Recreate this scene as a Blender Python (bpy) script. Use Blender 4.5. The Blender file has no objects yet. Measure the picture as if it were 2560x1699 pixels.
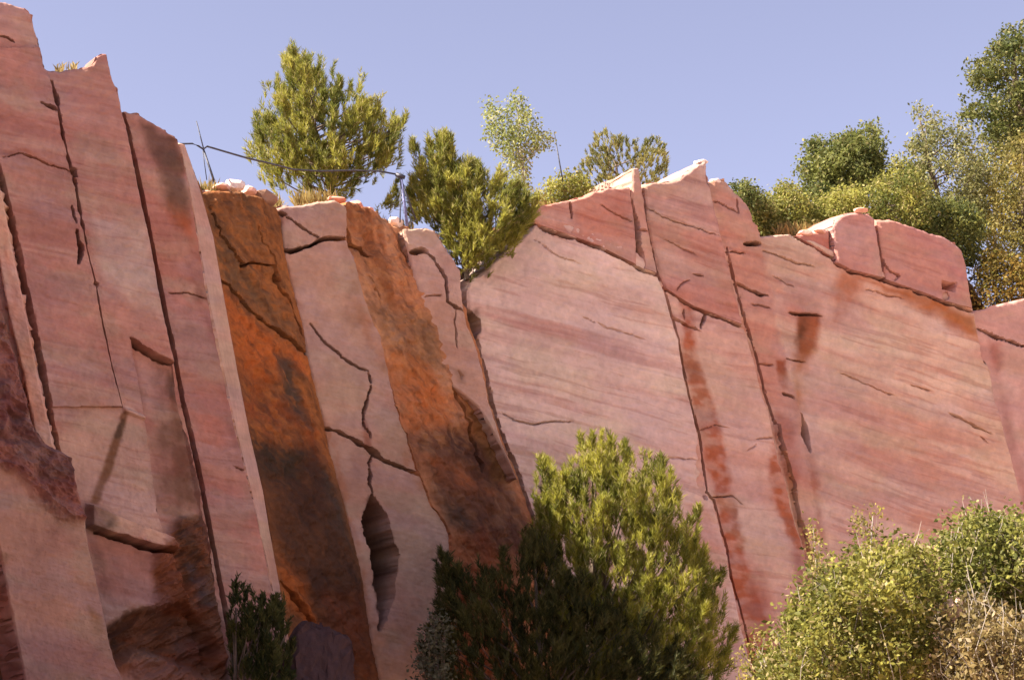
import bpy, math, random
import numpy as np
from mathutils import Vector

# ------------------------------------------------------------------ camera, world, sun
SC = bpy.context.scene
COL = SC.collection
W, H = 2560.0, 1699.0
HFOV, PITCH = math.radians(32.0), math.radians(14.0)
FOC = (W / 2) / math.tan(HFOV / 2)
CAM = np.array([0.0, 0.0, 1.6])
cd = bpy.data.cameras.new('camera')
cd.sensor_fit = 'HORIZONTAL'; cd.angle = HFOV; cd.clip_end = 6000
cam = bpy.data.objects.new('camera', cd)
cam.location = CAM; cam.rotation_euler = (math.pi / 2 + PITCH, 0, 0)
COL.objects.link(cam); SC.camera = cam

SUN = np.array([-0.70, -0.26, 0.66]); SUN = SUN / np.linalg.norm(SUN)
SUN_EL = math.asin(SUN[2]); SUN_AZ = math.atan2(SUN[0], SUN[1])      # azimuth clockwise from +Y
world = bpy.data.worlds.new('World'); SC.world = world; world.use_nodes = True
wn = world.node_tree
bg = wn.nodes['Background']
sky = wn.nodes.new('ShaderNodeTexSky'); sky.sky_type = 'NISHITA'; sky.sun_disc = False
sky.sun_elevation = SUN_EL; sky.sun_rotation = SUN_AZ
sky.air_density = 1.0; sky.dust_density = 1.6; sky.ozone_density = 1.0; sky.altitude = 200
hsv = wn.nodes.new('ShaderNodeHueSaturation'); hsv.inputs['Saturation'].default_value = 0.62
mulc = wn.nodes.new('ShaderNodeMixRGB'); mulc.blend_type = 'MULTIPLY'; mulc.inputs[0].default_value = 1.0
mulc.inputs[2].default_value = (0.96, 0.87, 1.03, 1)
wn.links.new(sky.outputs[0], hsv.inputs['Color']); wn.links.new(hsv.outputs[0], mulc.inputs[1])
wn.links.new(mulc.outputs[0], bg.inputs[0]); bg.inputs[1].default_value = 0.061
sl = bpy.data.lights.new('sun', 'SUN'); sl.energy = 4.6; sl.angle = math.radians(0.53); sl.color = (1.0, 0.90, 0.76)
so = bpy.data.objects.new('sun', sl); COL.objects.link(so)
so.rotation_euler = Vector(SUN).to_track_quat('Z', 'Y').to_euler()
so.location = (-30, -5, 40)
SC.view_settings.view_transform = 'Standard'; SC.view_settings.look = 'None'
SC.view_settings.gamma = 1.0; SC.view_settings.exposure = 1.85
SC.render.engine = 'CYCLES'

# ------------------------------------------------------------------ helpers
CP, SP = math.cos(PITCH), math.sin(PITCH)
def rays(px, py):
    x = (np.asarray(px, float) - W / 2) / FOC; y = (H / 2 - np.asarray(py, float)) / FOC
    return np.stack([x + 0 * y, CP - y * SP + 0 * x, SP + y * CP + 0 * x], -1)
def at(px, py, depth):                       # a point at a given distance along +Y
    r = rays(px, py); return CAM + r * (np.asarray(depth, float) / r[..., 1])[..., None]
def plane(xa, da, xb, db):                   # vertical plane through two plan points
    A, B = at(xa, H / 2, da), at(xb, H / 2, db)
    d = B - A; n = np.array([d[1], -d[0], 0.0]); n /= np.linalg.norm(n)
    if n[1] > 0: n = -n
    return A, n
def hit(px, py, pl):
    r = rays(px, py); t = ((pl[0] - CAM) @ pl[1]) / (r @ pl[1]); return CAM + r * t[..., None]
def depth_of(px, py, pl): return float(hit(np.array([px]), np.array([py]), pl)[0, 1])

def lin(r, g, b):
    f = lambda c: (c / 255 / 12.92) if c / 255 <= .04045 else ((c / 255 + .055) / 1.055) ** 2.4
    return np.array([f(r), f(g), f(b)])

def _hash(ix, iy, seed):
    h = (ix.astype(np.int64) * 374761393 + iy.astype(np.int64) * 668265263 + seed * 974711) & 0xffffffff
    h = ((h ^ (h >> 13)) * 1274126177) & 0xffffffff
    h = (h ^ (h >> 16)) & 0xffff
    return h / 65535.0
def vnoise(x, y, seed=0):
    ix, iy = np.floor(x), np.floor(y); fx, fy = x - ix, y - iy
    fx = fx * fx * (3 - 2 * fx); fy = fy * fy * (3 - 2 * fy)
    a, b = _hash(ix, iy, seed), _hash(ix + 1, iy, seed)
    c, d = _hash(ix, iy + 1, seed), _hash(ix + 1, iy + 1, seed)
    return (a + (b - a) * fx) * (1 - fy) + (c + (d - c) * fx) * fy
def fbm(x, y, seed=0, o=4):
    s = 0; a = .5; t = 0
    for i in range(o):
        s = s + a * vnoise(x, y, seed + i * 17); t += a; a *= .5; x = x * 2.03 + 3.1; y = y * 2.03 + 1.7
    return s / t
def sstep(a, b, x):
    t = np.clip((x - a) / (b - a), 0, 1); return t * t * (3 - 2 * t)

def seg_dist(px, py, pts):
    best = np.full(px.shape, 1e9); par = np.zeros(px.shape); acc = 0; tot = 0
    L = [math.dist(pts[i], pts[i + 1]) for i in range(len(pts) - 1)]; tot = sum(L)
    for i in range(len(pts) - 1):
        (ax, ay), (bx, by) = pts[i], pts[i + 1]
        dx, dy = bx - ax, by - ay; l2 = dx * dx + dy * dy + 1e-9
        t = np.clip(((px - ax) * dx + (py - ay) * dy) / l2, 0, 1)
        d = np.hypot(px - ax - t * dx, py - ay - t * dy)
        m = d < best; best[m] = d[m]; par[m] = (acc + t[m] * L[i]) / tot
        acc += L[i]
    return best, par
def inside(px, py, pts):
    r = np.zeros(px.shape, bool); n = len(pts)
    for i in range(n):
        (ax, ay), (bx, by) = pts[i], pts[(i + 1) % n]
        if ay == by: continue
        c = ((ay > py) != (by > py)) & (px < (bx - ax) * (py - ay) / (by - ay) + ax)
        r ^= c
    return r
def poly_sd(px, py, pts):                   # positive inside
    d, _ = seg_dist(px, py, list(pts) + [pts[0]])
    return np.where(inside(px, py, pts), d, -d)

def build_mesh(name, verts, faces, colors=None, mats=(), smooth=True, edges=None):
    """faces: list of int arrays, each (n,k)"""
    me = bpy.data.meshes.new(name)
    verts = np.asarray(verts, np.float32)
    me.vertices.add(len(verts)); me.vertices.foreach_set('co', verts.ravel())
    faces = [np.asarray(f, np.int32) for f in faces if len(f)]
    nl = sum(f.size for f in faces); npoly = sum(len(f) for f in faces)
    me.loops.add(nl); me.polygons.add(npoly)
    me.loops.foreach_set('vertex_index', np.concatenate([f.ravel() for f in faces]))
    st = []; o = 0
    for f in faces:
        k = f.shape[1]; st.append(o + np.arange(len(f)) * k); o += f.size
    me.polygons.foreach_set('loop_start', np.concatenate(st).astype(np.int32))
    me.update(calc_edges=True); me.validate()
    if colors is not None:
        ca = me.color_attributes.new('col', 'FLOAT_COLOR', 'POINT')
        c4 = np.ones((len(verts), 4), np.float32); c4[:, :3] = colors
        ca.data.foreach_set('color', c4.ravel())
    me.polygons.foreach_set('use_smooth', np.full(npoly, smooth, bool))
    for m in mats: me.materials.append(m)
    return me
def link(name, me, parent=None):
    o = bpy.data.objects.new(name, me); COL.objects.link(o)
    if parent is not None: o.parent = parent
    return o
def tag(o, label=None, cat=None, group=None, kind=None):
    if label: o['label'] = label
    if cat: o['category'] = cat
    if group: o['group'] = group
    if kind: o['kind'] = kind
    return o
def empty(name, loc):
    o = bpy.data.objects.new(name, None); COL.objects.link(o); o.location = loc; o.empty_display_size = .2; return o

# ------------------------------------------------------------------ materials
def rock_material(name, scale=1.0, bump=.35, speck=.18):
    m = bpy.data.materials.new(name); m.use_nodes = True; t = m.node_tree; N = t.nodes; L = t.links
    b = N['Principled BSDF']; b.inputs['Roughness'].default_value = .93
    b.inputs['Specular IOR Level'].default_value = .15
    at_ = N.new('ShaderNodeAttribute'); at_.attribute_name = 'col'
    tc = N.new('ShaderNodeTexCoord')
    n1 = N.new('ShaderNodeTexNoise'); n1.inputs['Scale'].default_value = 9 * scale; n1.inputs['Detail'].default_value = 9; n1.inputs['Roughness'].default_value = .65
    n2 = N.new('ShaderNodeTexNoise'); n2.inputs['Scale'].default_value = 1.6 * scale; n2.inputs['Detail'].default_value = 5
    L.new(tc.outputs['Object'], n1.inputs['Vector']); L.new(tc.outputs['Object'], n2.inputs['Vector'])
    r1 = N.new('ShaderNodeMapRange'); r1.inputs[1].default_value = .25; r1.inputs[2].default_value = .75; r1.inputs[3].default_value = 1 - speck; r1.inputs[4].default_value = 1 + speck
    r2 = N.new('ShaderNodeMapRange'); r2.inputs[1].default_value = .3; r2.inputs[2].default_value = .7; r2.inputs[3].default_value = .93; r2.inputs[4].default_value = 1.07
    L.new(n1.outputs[0], r1.inputs[0]); L.new(n2.outputs[0], r2.inputs[0])
    mm = N.new('ShaderNodeMath'); mm.operation = 'MULTIPLY'; L.new(r1.outputs[0], mm.inputs[0]); L.new(r2.outputs[0], mm.inputs[1])
    vm = N.new('ShaderNodeVectorMath'); vm.operation = 'SCALE'
    L.new(at_.outputs['Color'], vm.inputs[0]); L.new(mm.outputs[0], vm.inputs['Scale'])
    L.new(vm.outputs[0], b.inputs['Base Color'])
    bp = N.new('ShaderNodeBump'); bp.inputs['Strength'].default_value = bump; bp.inputs['Distance'].default_value = .05
    L.new(n1.outputs[0], bp.inputs['Height']); L.new(bp.outputs[0], b.inputs['Normal'])
    return m
M_ROCK = rock_material('sandstone', 1.0, .35, .13)
M_RUST = rock_material('rusty_stone', 1.3, .8, .25)

def leaf_material(name, trans=.48, rough=.6):
    m = bpy.data.materials.new(name); m.use_nodes = True; t = m.node_tree; N = t.nodes; L = t.links
    b = N['Principled BSDF']; b.inputs['Roughness'].default_value = rough; b.inputs['Specular IOR Level'].default_value = .25
    a = N.new('ShaderNodeAttribute'); a.attribute_name = 'col'
    L.new(a.outputs['Color'], b.inputs['Base Color'])
    tr = N.new('ShaderNodeBsdfTranslucent'); L.new(a.outputs['Color'], tr.inputs['Color'])
    mx = N.new('ShaderNodeMixShader'); mx.inputs[0].default_value = trans
    L.new(b.outputs[0], mx.inputs[1]); L.new(tr.outputs[0], mx.inputs[2])
    L.new(mx.outputs[0], N['Material Output'].inputs['Surface'])
    return m
M_LEAF = leaf_material('leaf')

def plain_material(name, c, rough=.9, var=.3, scale=6, metal=0):
    m = bpy.data.materials.new(name); m.use_nodes = True; t = m.node_tree; N = t.nodes; L = t.links
    b = N['Principled BSDF']; b.inputs['Roughness'].default_value = rough; b.inputs['Metallic'].default_value = metal
    tc = N.new('ShaderNodeTexCoord')
    n = N.new('ShaderNodeTexNoise'); n.inputs['Scale'].default_value = scale; n.inputs['Detail'].default_value = 8
    L.new(tc.outputs['Object'], n.inputs['Vector'])
    cr = N.new('ShaderNodeValToRGB')
    cr.color_ramp.elements[0].position = .3; cr.color_ramp.elements[1].position = .7
    cr.color_ramp.elements[0].color = (*[x * (1 - var) for x in c], 1); cr.color_ramp.elements[1].color = (*[min(1, x * (1 + var)) for x in c], 1)
    L.new(n.outputs[0], cr.inputs[0]); L.new(cr.outputs[0], b.inputs['Base Color'])
    bp = N.new('ShaderNodeBump'); bp.inputs['Strength'].default_value = .4; bp.inputs['Distance'].default_value = .03
    L.new(n.outputs[0], bp.inputs['Height']); L.new(bp.outputs[0], b.inputs['Normal'])
    return m
M_BARK = plain_material('bark', (.12, .085, .06), .9, .4, 14)
M_PALEBARK = plain_material('pale_bark', (.33, .28, .23), .8, .25, 14)
M_GROUND = plain_material('dry_ground', (.46, .32, .24), .95, .25, .6)
M_SOIL = plain_material('plateau_soil', (.30, .22, .14), .95, .3, 1.2)
M_STEEL = plain_material('weathered_steel', (.07, .07, .085), .55, .4, 20, .5)
M_BLUE = plain_material('blue_painted_steel', (.16, .17, .32), .5, .3, 20, .1)

# ------------------------------------------------------------------ setting: ground and plateau
def sheet(name, xs, ys, zf, mat):
    X, Y = np.meshgrid(xs, ys); Z = zf(X, Y)
    V = np.stack([X, Y, Z], -1).reshape(-1, 3); nx, ny = len(xs), len(ys)
    i = (np.arange(ny - 1)[:, None] * nx + np.arange(nx - 1)[None]).ravel()
    me = build_mesh(name, V, [np.stack([i, i + 1, i + nx + 1, i + nx], -1)], None, [mat])
    return tag(link(name, me), kind='structure')
gx = np.concatenate([[-3000, -800, -200, -80], np.linspace(-40, 40, 81), [80, 200, 800, 3000]])
gy = np.concatenate([[-3000, -800, -200, -60], np.linspace(-30, 45, 76), [90, 250, 900, 3000]])
sheet('ground', gx, gy, lambda X, Y: .22 * (fbm(X * .25, Y * .25, 5) - .5) - .1 + .0 * X, M_GROUND)

# ------------------------------------------------------------------ rock panels
PINK = lin(206, 160, 149); PALE = lin(214, 174, 160); ROSE = lin(196, 132, 120); BRICK = lin(178, 98, 80)
RED = lin(160, 80, 64); RUST = lin(178, 92, 46); ORANGE = lin(204, 104, 38); BROWN = lin(96, 62, 46)
DARK = lin(66, 54, 48); MAUVE = lin(150, 96, 96); OCHRE = lin(176, 118, 66); GREY = lin(140, 122, 112)

class Panel:
    def __init__(s, L, R, T=(), B=(), plL=None, plR=None, step=2.6, thick=1.6, skirt=True, bevel=(4, .025), seed=1, er=(4, 3.5, 12)):
        plR = plR or plL
        s.seed = seed; s.plL, s.plR = plL, plR
        Tc = [L[0], *T, R[0]]; Bc = [L[-1], *B, R[-1]]
        s.curves = (L, R, Tc)
        def res_y(P, n):
            P = np.array(P, float); return np.stack([np.interp(np.linspace(0, 1, n), (P[:, 1] - P[0, 1]) / (P[-1, 1] - P[0, 1]), P[:, k]) for k in (0, 1)], -1)
        def res_a(P, n):
            P = np.array(P, float); l = np.concatenate([[0], np.cumsum(np.hypot(*np.diff(P, axis=0).T))]); l /= max(l[-1], 1e-9)
            return np.stack([np.interp(np.linspace(0, 1, n), l, P[:, k]) for k in (0, 1)], -1)
        ln = lambda P: sum(math.dist(P[i], P[i + 1]) for i in range(len(P) - 1))
        ns = max(8, int(max(ln(Tc), ln(Bc)) / step)); nt = max(8, int(max(ln(L), ln(R)) / step))
        s.ns, s.nt = ns, nt
        l, r, t, b = res_y(L, nt), res_y(R, nt), res_a(Tc, ns), res_a(Bc, ns)
        # rough up the outline a little
        def rough(c, fix, amp, sd):
            q = np.arange(len(c)) * step
            w = np.minimum(1, np.minimum(np.arange(len(c)), np.arange(len(c))[::-1]) / 6.)[:, None]
            return c + w * amp * np.stack([fbm(q * .05, q * 0 + sd, s.seed) - .5, fbm(q * .05, q * 0 + sd + 9, s.seed) - .5], -1)
        l = rough(l, 0, er[0], 1.5); r = rough(r, 0, er[1], 4.5); t = rough(t, 0, er[2], 7.5)
        S = np.linspace(0, 1, ns)[None, :, None]; U = np.linspace(0, 1, nt)[:, None, None]
        P = (1 - U) * t[None] + U * b[None] + (1 - S) * l[:, None] + S * r[:, None] - ((1 - S) * (1 - U) * t[0] + S * (1 - U) * t[-1] + (1 - S) * U * b[0] + S * U * b[-1])
        s.px = P[..., 0].ravel(); s.py = P[..., 1].ravel()
        s.S = np.broadcast_to(S[..., 0], (nt, ns)).ravel(); s.U = np.broadcast_to(U[..., 0], (nt, ns)).ravel()
        pa, pb = hit(s.px, s.py, plL), hit(s.px, s.py, plR)
        s.pos = pa * (1 - s.S)[:, None] + pb * s.S[:, None]
        # outward normal
        g = s.pos.reshape(nt, ns, 3); m = nt // 2
        d = g[m, -1] - g[m, 0]; n = np.array([d[1], -d[0], 0]); n /= np.linalg.norm(n)
        if n @ (g[m, ns // 2] - CAM) > 0: n = -n
        s.n = n; s.thick = thick; s.skirt = skirt
        s.disp = np.zeros(ns * nt); s.col = np.tile(PINK, (ns * nt, 1))
        s.step = step
        e, bd = bevel
        jl, jr = rough, None
        dl, _ = seg_dist(s.px, s.py, [tuple(p) for p in l[::12]] + [tuple(l[-1])]); dr, _ = seg_dist(s.px, s.py, [tuple(p) for p in r[::12]] + [tuple(r[-1])]); dt, _ = seg_dist(s.px, s.py, [tuple(p) for p in t[::8]] + [tuple(t[-1])])
        de = np.minimum(np.minimum(dl, dr), dt); s.dl, s.dr, s.dt = dl, dr, dt
        chip = .5 + 1.4 * fbm(s.px * .03, s.py * .03, seed + 71)
        s.disp -= bd * chip * np.clip(1 - de / (e * chip), 0, 1) ** 1.6
        wear = sstep(.42, .62, fbm(s.px * .02, s.py * .02, seed + 75))
        s.disp -= .055 * wear * np.clip(1 - dt / 8, 0, 1) ** 1.2
        s.wx = s.px + 22 * (fbm(s.px * .018, s.py * .018, seed + 31) - .5) + 9 * (fbm(s.px * .07, s.py * .07, seed + 33) - .5)
        s.wy = s.py + 22 * (fbm(s.px * .018, s.py * .018, seed + 41) - .5) + 9 * (fbm(s.px * .07, s.py * .07, seed + 43) - .5)
    # --- painting
    def base(s, c): s.col[:] = c; return s
    def strata(s, c, slope=.3, freq=.03, amt=.5, thr=.5, along=.0022, seed=0, region=None, bend=0.0):
        q = s.py - slope * (s.px - 1280) + bend * ((s.px - 1280) / 1000) ** 2 * 100 + 26 * (fbm(s.px * .004, s.py * .004, s.seed + seed + 5) - .5)
        m = fbm(s.px * along, q * freq, s.seed + seed + 3, 5)
        m = sstep(thr - .04, thr + .22, m) * amt * .62
        if region is not None: m = m * region
        s.col[:] = s.col * (1 - m[:, None]) + c * m[:, None]
        s.disp -= .004 * m
        return s
    def lines(s, c, slope=.3, amt=.55, thr=.6, freq=.11, along=.007, seed=0):
        q = s.py - slope * (s.px - 1280) + 30 * (fbm(s.px * .004, s.py * .004, s.seed + seed + 5) - .5)
        m = fbm(s.px * along, q * freq, s.seed + seed + 60, 3) * .75 + .25 * fbm(s.px * .004, s.py * .004, s.seed + seed + 66)
        m = sstep(thr, thr + .09, m) * amt * .6
        s.col[:] = s.col * (1 - m[:, None]) + c * m[:, None]; s.disp -= .009 * m; return s
    def mottle(s, c, scale=.01, amt=.5, thr=.5, sx=1., sy=1., seed=0, w=.15, region=None, shear=0.):
        m = sstep(thr, thr + w, fbm((s.px - shear * s.py) * scale * sx, s.py * scale * sy, s.seed + seed + 50, 5)) * amt
        if region is not None: m = m * region
        s.col[:] = s.col * (1 - m[:, None]) + c * m[:, None]; return s
    def mask(s, poly, soft=12, warp=1.0):
        m = np.zeros(len(s.px)); p = np.array(poly); pad = soft * 2 + 40
        k = (s.px > p[:, 0].min() - pad) & (s.px < p[:, 0].max() + pad) & (s.py > p[:, 1].min() - pad) & (s.py < p[:, 1].max() + pad)
        if not k.any(): return m
        x = s.px[k] + warp * (s.wx - s.px)[k]; y = s.py[k] + warp * (s.wy - s.py)[k]
        m[k] = sstep(-soft, soft, poly_sd(x, y, [tuple(a) for a in poly])); return m
    def stain(s, poly, c, amt=.8, soft=12, warp=1.0, breakup=.5, scale=.02, seed=0, vert=0., lean=.2):
        m = s.mask(poly, soft, warp)
        if breakup:
            m = m * (1 - breakup + breakup * sstep(.35, .62, fbm((s.px - lean * s.py) * scale, s.py * scale * (1 - .75 * vert), s.seed + seed + 90, 4)))
        m = (m * amt)[:, None]; s.col[:] = s.col * (1 - m) + c * m; return s
    def streak(s, pts, w0, w1, c, amt=.7, soft=.6, breakup=.4, seed=0):
        d, t = seg_dist(s.wx * .6 + s.px * .4, s.wy * .6 + s.py * .4, pts)
        w = w0 + (w1 - w0) * t
        m = 1 - sstep(w * (1 - soft), w * (1 + soft), d)
        m = m * (1 - breakup + breakup * sstep(.3, .6, fbm(s.px * .03, s.py * .008, s.seed + seed + 7, 4)))
        m = (m * amt)[:, None]; s.col[:] = s.col * (1 - m) + c * m; return s
    def crack(s, pts, w=5, depth=.22, wob=.6, tap=.6, tone=None, var=.65):
        p = np.array(pts, float); pad = 40
        k = (s.px > p[:, 0].min() - pad) & (s.px < p[:, 0].max() + pad) & (s.py > p[:, 1].min() - pad) & (s.py < p[:, 1].max() + pad)
        if not k.any(): return s
        x = s.px[k] + wob * (s.wx - s.px)[k]; y = s.py[k] + wob * (s.wy - s.py)[k]
        d, t = seg_dist(x, y, [tuple(a) for a in pts])
        ww = w * (1 - tap * np.abs(2 * t - 1) ** 2) * (1 - var + 2 * var * vnoise(x * .055, y * .055, s.seed + 77))
        ww = np.maximum(ww * (1 if depth >= .1 else .75), 1.3)
        m = 1 - sstep(ww * .40, ww * 1.0, d)
        m *= sstep(0, .12, t) * sstep(1, .88, t) * .8 + .2
        s.disp[k] -= depth * (3.2 if depth >= .1 else 1.3) * m
        if depth >= .1:
            m2 = (m * .8)[:, None]; s.col[k] = s.col[k] * (1 - m2) + lin(88, 48, 36) * m2  # brown painted into the crack to deepen its shade
        if tone is not None:
            m2 = ((1 - sstep(ww * .8, ww * 2.6, d)) * .5)[:, None]; s.col[k] = s.col[k] * (1 - m2) + tone * m2
        return s
    def recess(s, poly, depth, soft=5, warp=.6):
        s.disp -= depth * s.mask(poly, soft, warp); return s
    def raise_side(s, pts, amt, soft=6):
        """everything to the left of a downward polyline stands proud"""
        P = np.array(pts, float); xr = np.interp(s.py, P[:, 1], P[:, 0])
        s.disp += amt * sstep(soft, -soft, s.px - xr) * ((s.py > P[0, 1]) & (s.py < P[-1, 1])); return s
    def rough(s, amp, scale=.02, o=5, sx=1., sy=1., shear=0., ridge=False, region=None, seed=0):
        f = fbm((s.px - shear * s.py) * scale * sx, s.py * scale * sy, s.seed + 200 + seed, o) - .5
        if ridge: f = .25 - np.abs(f)
        d = f * amp * 2
        s.disp += d if region is None else d * region; return s
    def pin(s, d=30):
        s.disp *= sstep(0, d, np.minimum(s.dl, s.dr)); return s
    def finish(s, name, parent, mat=None, label=None):
        nt, ns = s.nt, s.ns
        s.rough(.012, .02, 5); s.rough(.05, .0035, 3, seed=9); s.rough(.010, .11, 3, seed=12)
        q = fbm((s.px - .1 * s.py) * .006, (s.py - .24 * s.px) * .14, s.seed + 320, 4) - .5
        s.disp += .006 * q; s.col *= (1 + .11 * q)[:, None]
        # mineral hue drift
        h = fbm(s.px * .006, s.py * .006, s.seed + 300, 4) - .5
        s.col *= (1 + .22 * h)[:, None] * np.array([1, 1, 1]) ; s.col[:, 2] *= 1 - .12 * h
        # cream and mauve mineral mottling, fine saw hatch
        if mat is None:
            a = sstep(.45, .7, fbm(s.px * .009, (s.py - .25 * s.px) * .02, s.seed + 330, 5)) * .28
            b = sstep(.45, .7, fbm(s.px * .008 + 9, (s.py - .25 * s.px) * .018, s.seed + 340, 5)) * .28
            lum = s.col.mean(1, keepdims=True)
            s.col[:] = s.col * (1 - a[:, None]) + a[:, None] * lum * np.array([1.32, .98, .70])
            s.col[:] = s.col * (1 - b[:, None]) + b[:, None] * lum * np.array([1.32, .82, .88])
            hq = fbm((s.px + .3 * s.py) * .03, (s.py - .30 * s.px) * .30, s.seed + 350, 3) - .5
            s.col *= (1 + .13 * hq)[:, None]; s.disp += .006 * hq
        s.col *= np.array([.87, .97, .90])
        g = fbm(s.px * .05, s.py * .05, s.seed + 310, 4) - .5
        s.col *= (1 + .22 * g)[:, None]
        s.disp *= getattr(s, 'calm', 1.)
        pos = s.pos + s.n * s.disp[:, None]
        G = pos.reshape(nt, ns, 3); C = s.col.reshape(nt, ns, 3)
        rows = [G]; crow = [C]
        if s.skirt:
            d = G[-1] - G[-min(60, nt)]; d = d / -d[:, 2:3]
            h = (G[-1][:, 2:3] + .4)
            ex = np.stack([G[-1] + d * h * k / 6 for k in range(1, 7)]); rows.append(ex); crow.append(np.repeat(C[-1:], 6, 0))
        G = np.concatenate(rows); C = np.concatenate(crow); nr = len(G)
        V = [G.reshape(-1, 3)]; K = [C.reshape(-1, 3)]; F = []
        idx = np.arange(nr * ns).reshape(nr, ns)
        q = lambda a: np.stack([a[:-1, :-1], a[1:, :-1], a[1:, 1:], a[:-1, 1:]], -1).reshape(-1, 4)
        F.append(q(idx)); base = nr * ns
        # rim: left side up, along the top, right side down, swept back into the hill
        loop = np.concatenate([idx[::-1, 0], idx[0, 1:-1], idx[:, -1]])
        if not s.skirt: loop = np.concatenate([loop, idx[-1, -2:0:-1], loop[:1]])
        P0 = V[0][loop]; K0 = K[0][loop]; prev = loop
        for k in range(1, 4):
            f = k / 3
            jit = .10 * np.stack([vnoise(np.arange(len(loop)) * .35, np.full(len(loop), k * 3.3 + c * 11), s.seed) - .5 for c in range(3)], -1) * (k < 3)
            if not s.skirt: jit[-1] = jit[0]
            Q = P0 - s.n * s.thick * f + jit
            V.append(Q); K.append(K0); cur = base + np.arange(len(loop)); base += len(loop)
            F.append(np.stack([prev[:-1], prev[1:], cur[1:], cur[:-1]], -1)); prev = cur
        me = build_mesh(name, np.concatenate(V), F, np.concatenate(K), [mat or M_ROCK])
        # hard-ish edges stay believable with smooth shading limited by angle
        me.set_sharp_from_angle(angle=math.radians(38))
        o = link(name, me, parent)
        if label: o['label'] = label
        return o

face = tag(empty('quarry_face', (0, 22, 0)), kind='structure')
face['label'] = 'pink sandstone quarry wall cut into tall leaning slabs'
def shift(pts, dx): return [(x + dx, y) for x, y in pts]
def part(panel, name, label=None, mat=None):
    o = panel.finish(name, face, mat, label); o.matrix_parent_inverse = face.matrix_world.inverted(); o.matrix_parent_inverse.translation = (0, -22, 0); return o
BOT = 1745
# plan planes
PL_P0 = plane(0, 18.0, 300, 18.7); PL_S1 = plane(0, 18.9, 200, 19.1)
PL_AB = plane(0, 19.1, 600, 20.6); PL_C = plane(300, 20.1, 700, 21.15); PL_R1a = plane(400, 21.1, 760, 22.0)
PL_D = plane(700, 22.65, 1100, 23.75); PL_E = plane(1000, 24.0, 1300, 24.85)
PL_F = plane(1160, 25.0, 1900, 27.8); PL_G = plane(1600, 26.85, 2000, 28.4); PL_K = plane(1770, 27.85, 2450, 30.6)
PL_L = plane(2430, 30.9, 2700, 32.0); PL_R2b = plane(1100, 24.75, 1350, 25.5); PL_BACK = plane(-300, 19.6, 300, 20.2)

GROOVE_AB = [(100, 120), (112, 172), (128, 205), (140, 250), (155, 330), (170, 400), (183, 450), (200, 540), (216, 620), (236, 700), (252, 790), (276, 905), (303, 1018)]
EDGE_BC = [(266, 132), (280, 205), (293, 222), (303, 280), (315, 318), (330, 390), (350, 480), (375, 600), (395, 700), (415, 800), (438, 900), (455, 1000), (480, 1100), (500, 1200), (525, 1350), (545, 1450), (570, 1580), (588, 1690), (598, BOT)]
EDGE_C = [(456, 360), (477, 455), (501, 590), (531, 763), (565, 926), (597, 1075), (633, 1223), (668, 1386), (688, 1480), (704, 1545), (722, 1640), (742, BOT)]
EDGE_S3 = [(458, 362), (493, 468), (528, 592), (558, 763), (588, 926), (620, 1085), (652, 1223), (679, 1386), (696, 1480), (706, 1545), (726, 1640), (748, BOT)]
EDGE_D = [(690, 518), (701, 550), (711, 631), (731, 722), (752, 804), (766, 886), (786, 967), (807, 1049), (823, 1130), (837, 1182), (862, 1264), (880, 1345), (897, 1427), (911, 1509), (925, 1590), (946, 1692), (958, BOT)]
EDGE_DR = [(866, 512), (868, 623), (886, 643), (905, 722), (929, 804), (950, 845), (958, 886), (968, 926), (980, 967), (992, 1008), (1003, 1049), (1021, 1090), (1033, 1130), (1054, 1182), (1070, 1223), (1084, 1264), (1115, 1304), (1129, 1345), (1127, 1386), (1118, 1450), (1120, 1600), (1130, BOT)]
EDGE_J = [(1166, 690), (1160, 730), (1166, 771), (1172, 812), (1188, 850), (1208, 921), (1224, 1007), (1257, 1105), (1295, 1192), (1327, 1289), (1365, 1420), (1400, 1550), (1445, BOT)]
EDGE_F = [(1634, 652), (1644, 690), (1660, 725), (1675, 780), (1696, 850), (1704, 902), (1720, 984), (1745, 1086), (1753, 1147), (1764, 1230), (1782, 1250), (1798, 1310), (1814, 1371), (1826, 1436), (1863, 1592), (1898, BOT)]
EDGE_G = [(1771, 455), (1786, 515), (1798, 568), (1810, 621), (1826, 687), (1843, 748), (1863, 817), (1888, 906), (1908, 984), (1933, 1065), (1949, 1147), (1969, 1208), (1986, 1290), (2002, 1340), (2018, 1408), (2060, 1560), (2110, BOT)]
EDGE_K = [(2428, 748), (2436, 782), (2446, 826), (2459, 888), (2479, 929), (2491, 1010), (2508, 1065), (2529, 1141), (2549, 1223), (2600, 1450), (2670, BOT)]

# --- slab A/B (the two tallest slabs on the left share one sawn face, split by a groove)
p = Panel([(-190, -20), (120, 1300), (220, BOT)], EDGE_BC, T=[(0, 3), (30, 9), (60, 20), (84, 36), (92, 70), (100, 112), (112, 172), (150, 176), (190, 172), (212, 168), (232, 158), (238, 142)], plL=PL_AB, seed=11, thick=1.1, er=(3, 1.5, 10))
p.base(lin(188, 132, 122)).strata(lin(168, 102, 94), .22, .02, .55, .42).strata(lin(214, 168, 152), .2, .03, .5, .5, seed=8)
p.strata(lin(190, 128, 104), .3, .012, .4, .5, seed=4).strata(lin(160, 92, 84), .24, .06, .4, .5, seed=14)
p.stain([(228, 540), (370, 560), (412, 800), (330, 760), (255, 690)], lin(200, 164, 152), .8, 25, breakup=.2)
p.stain([(120, 1090), (300, 1000), (360, 1050), (410, 1340), (340, 1320), (200, 1250)], lin(204, 158, 140), .75, 25, breakup=.2)
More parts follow.
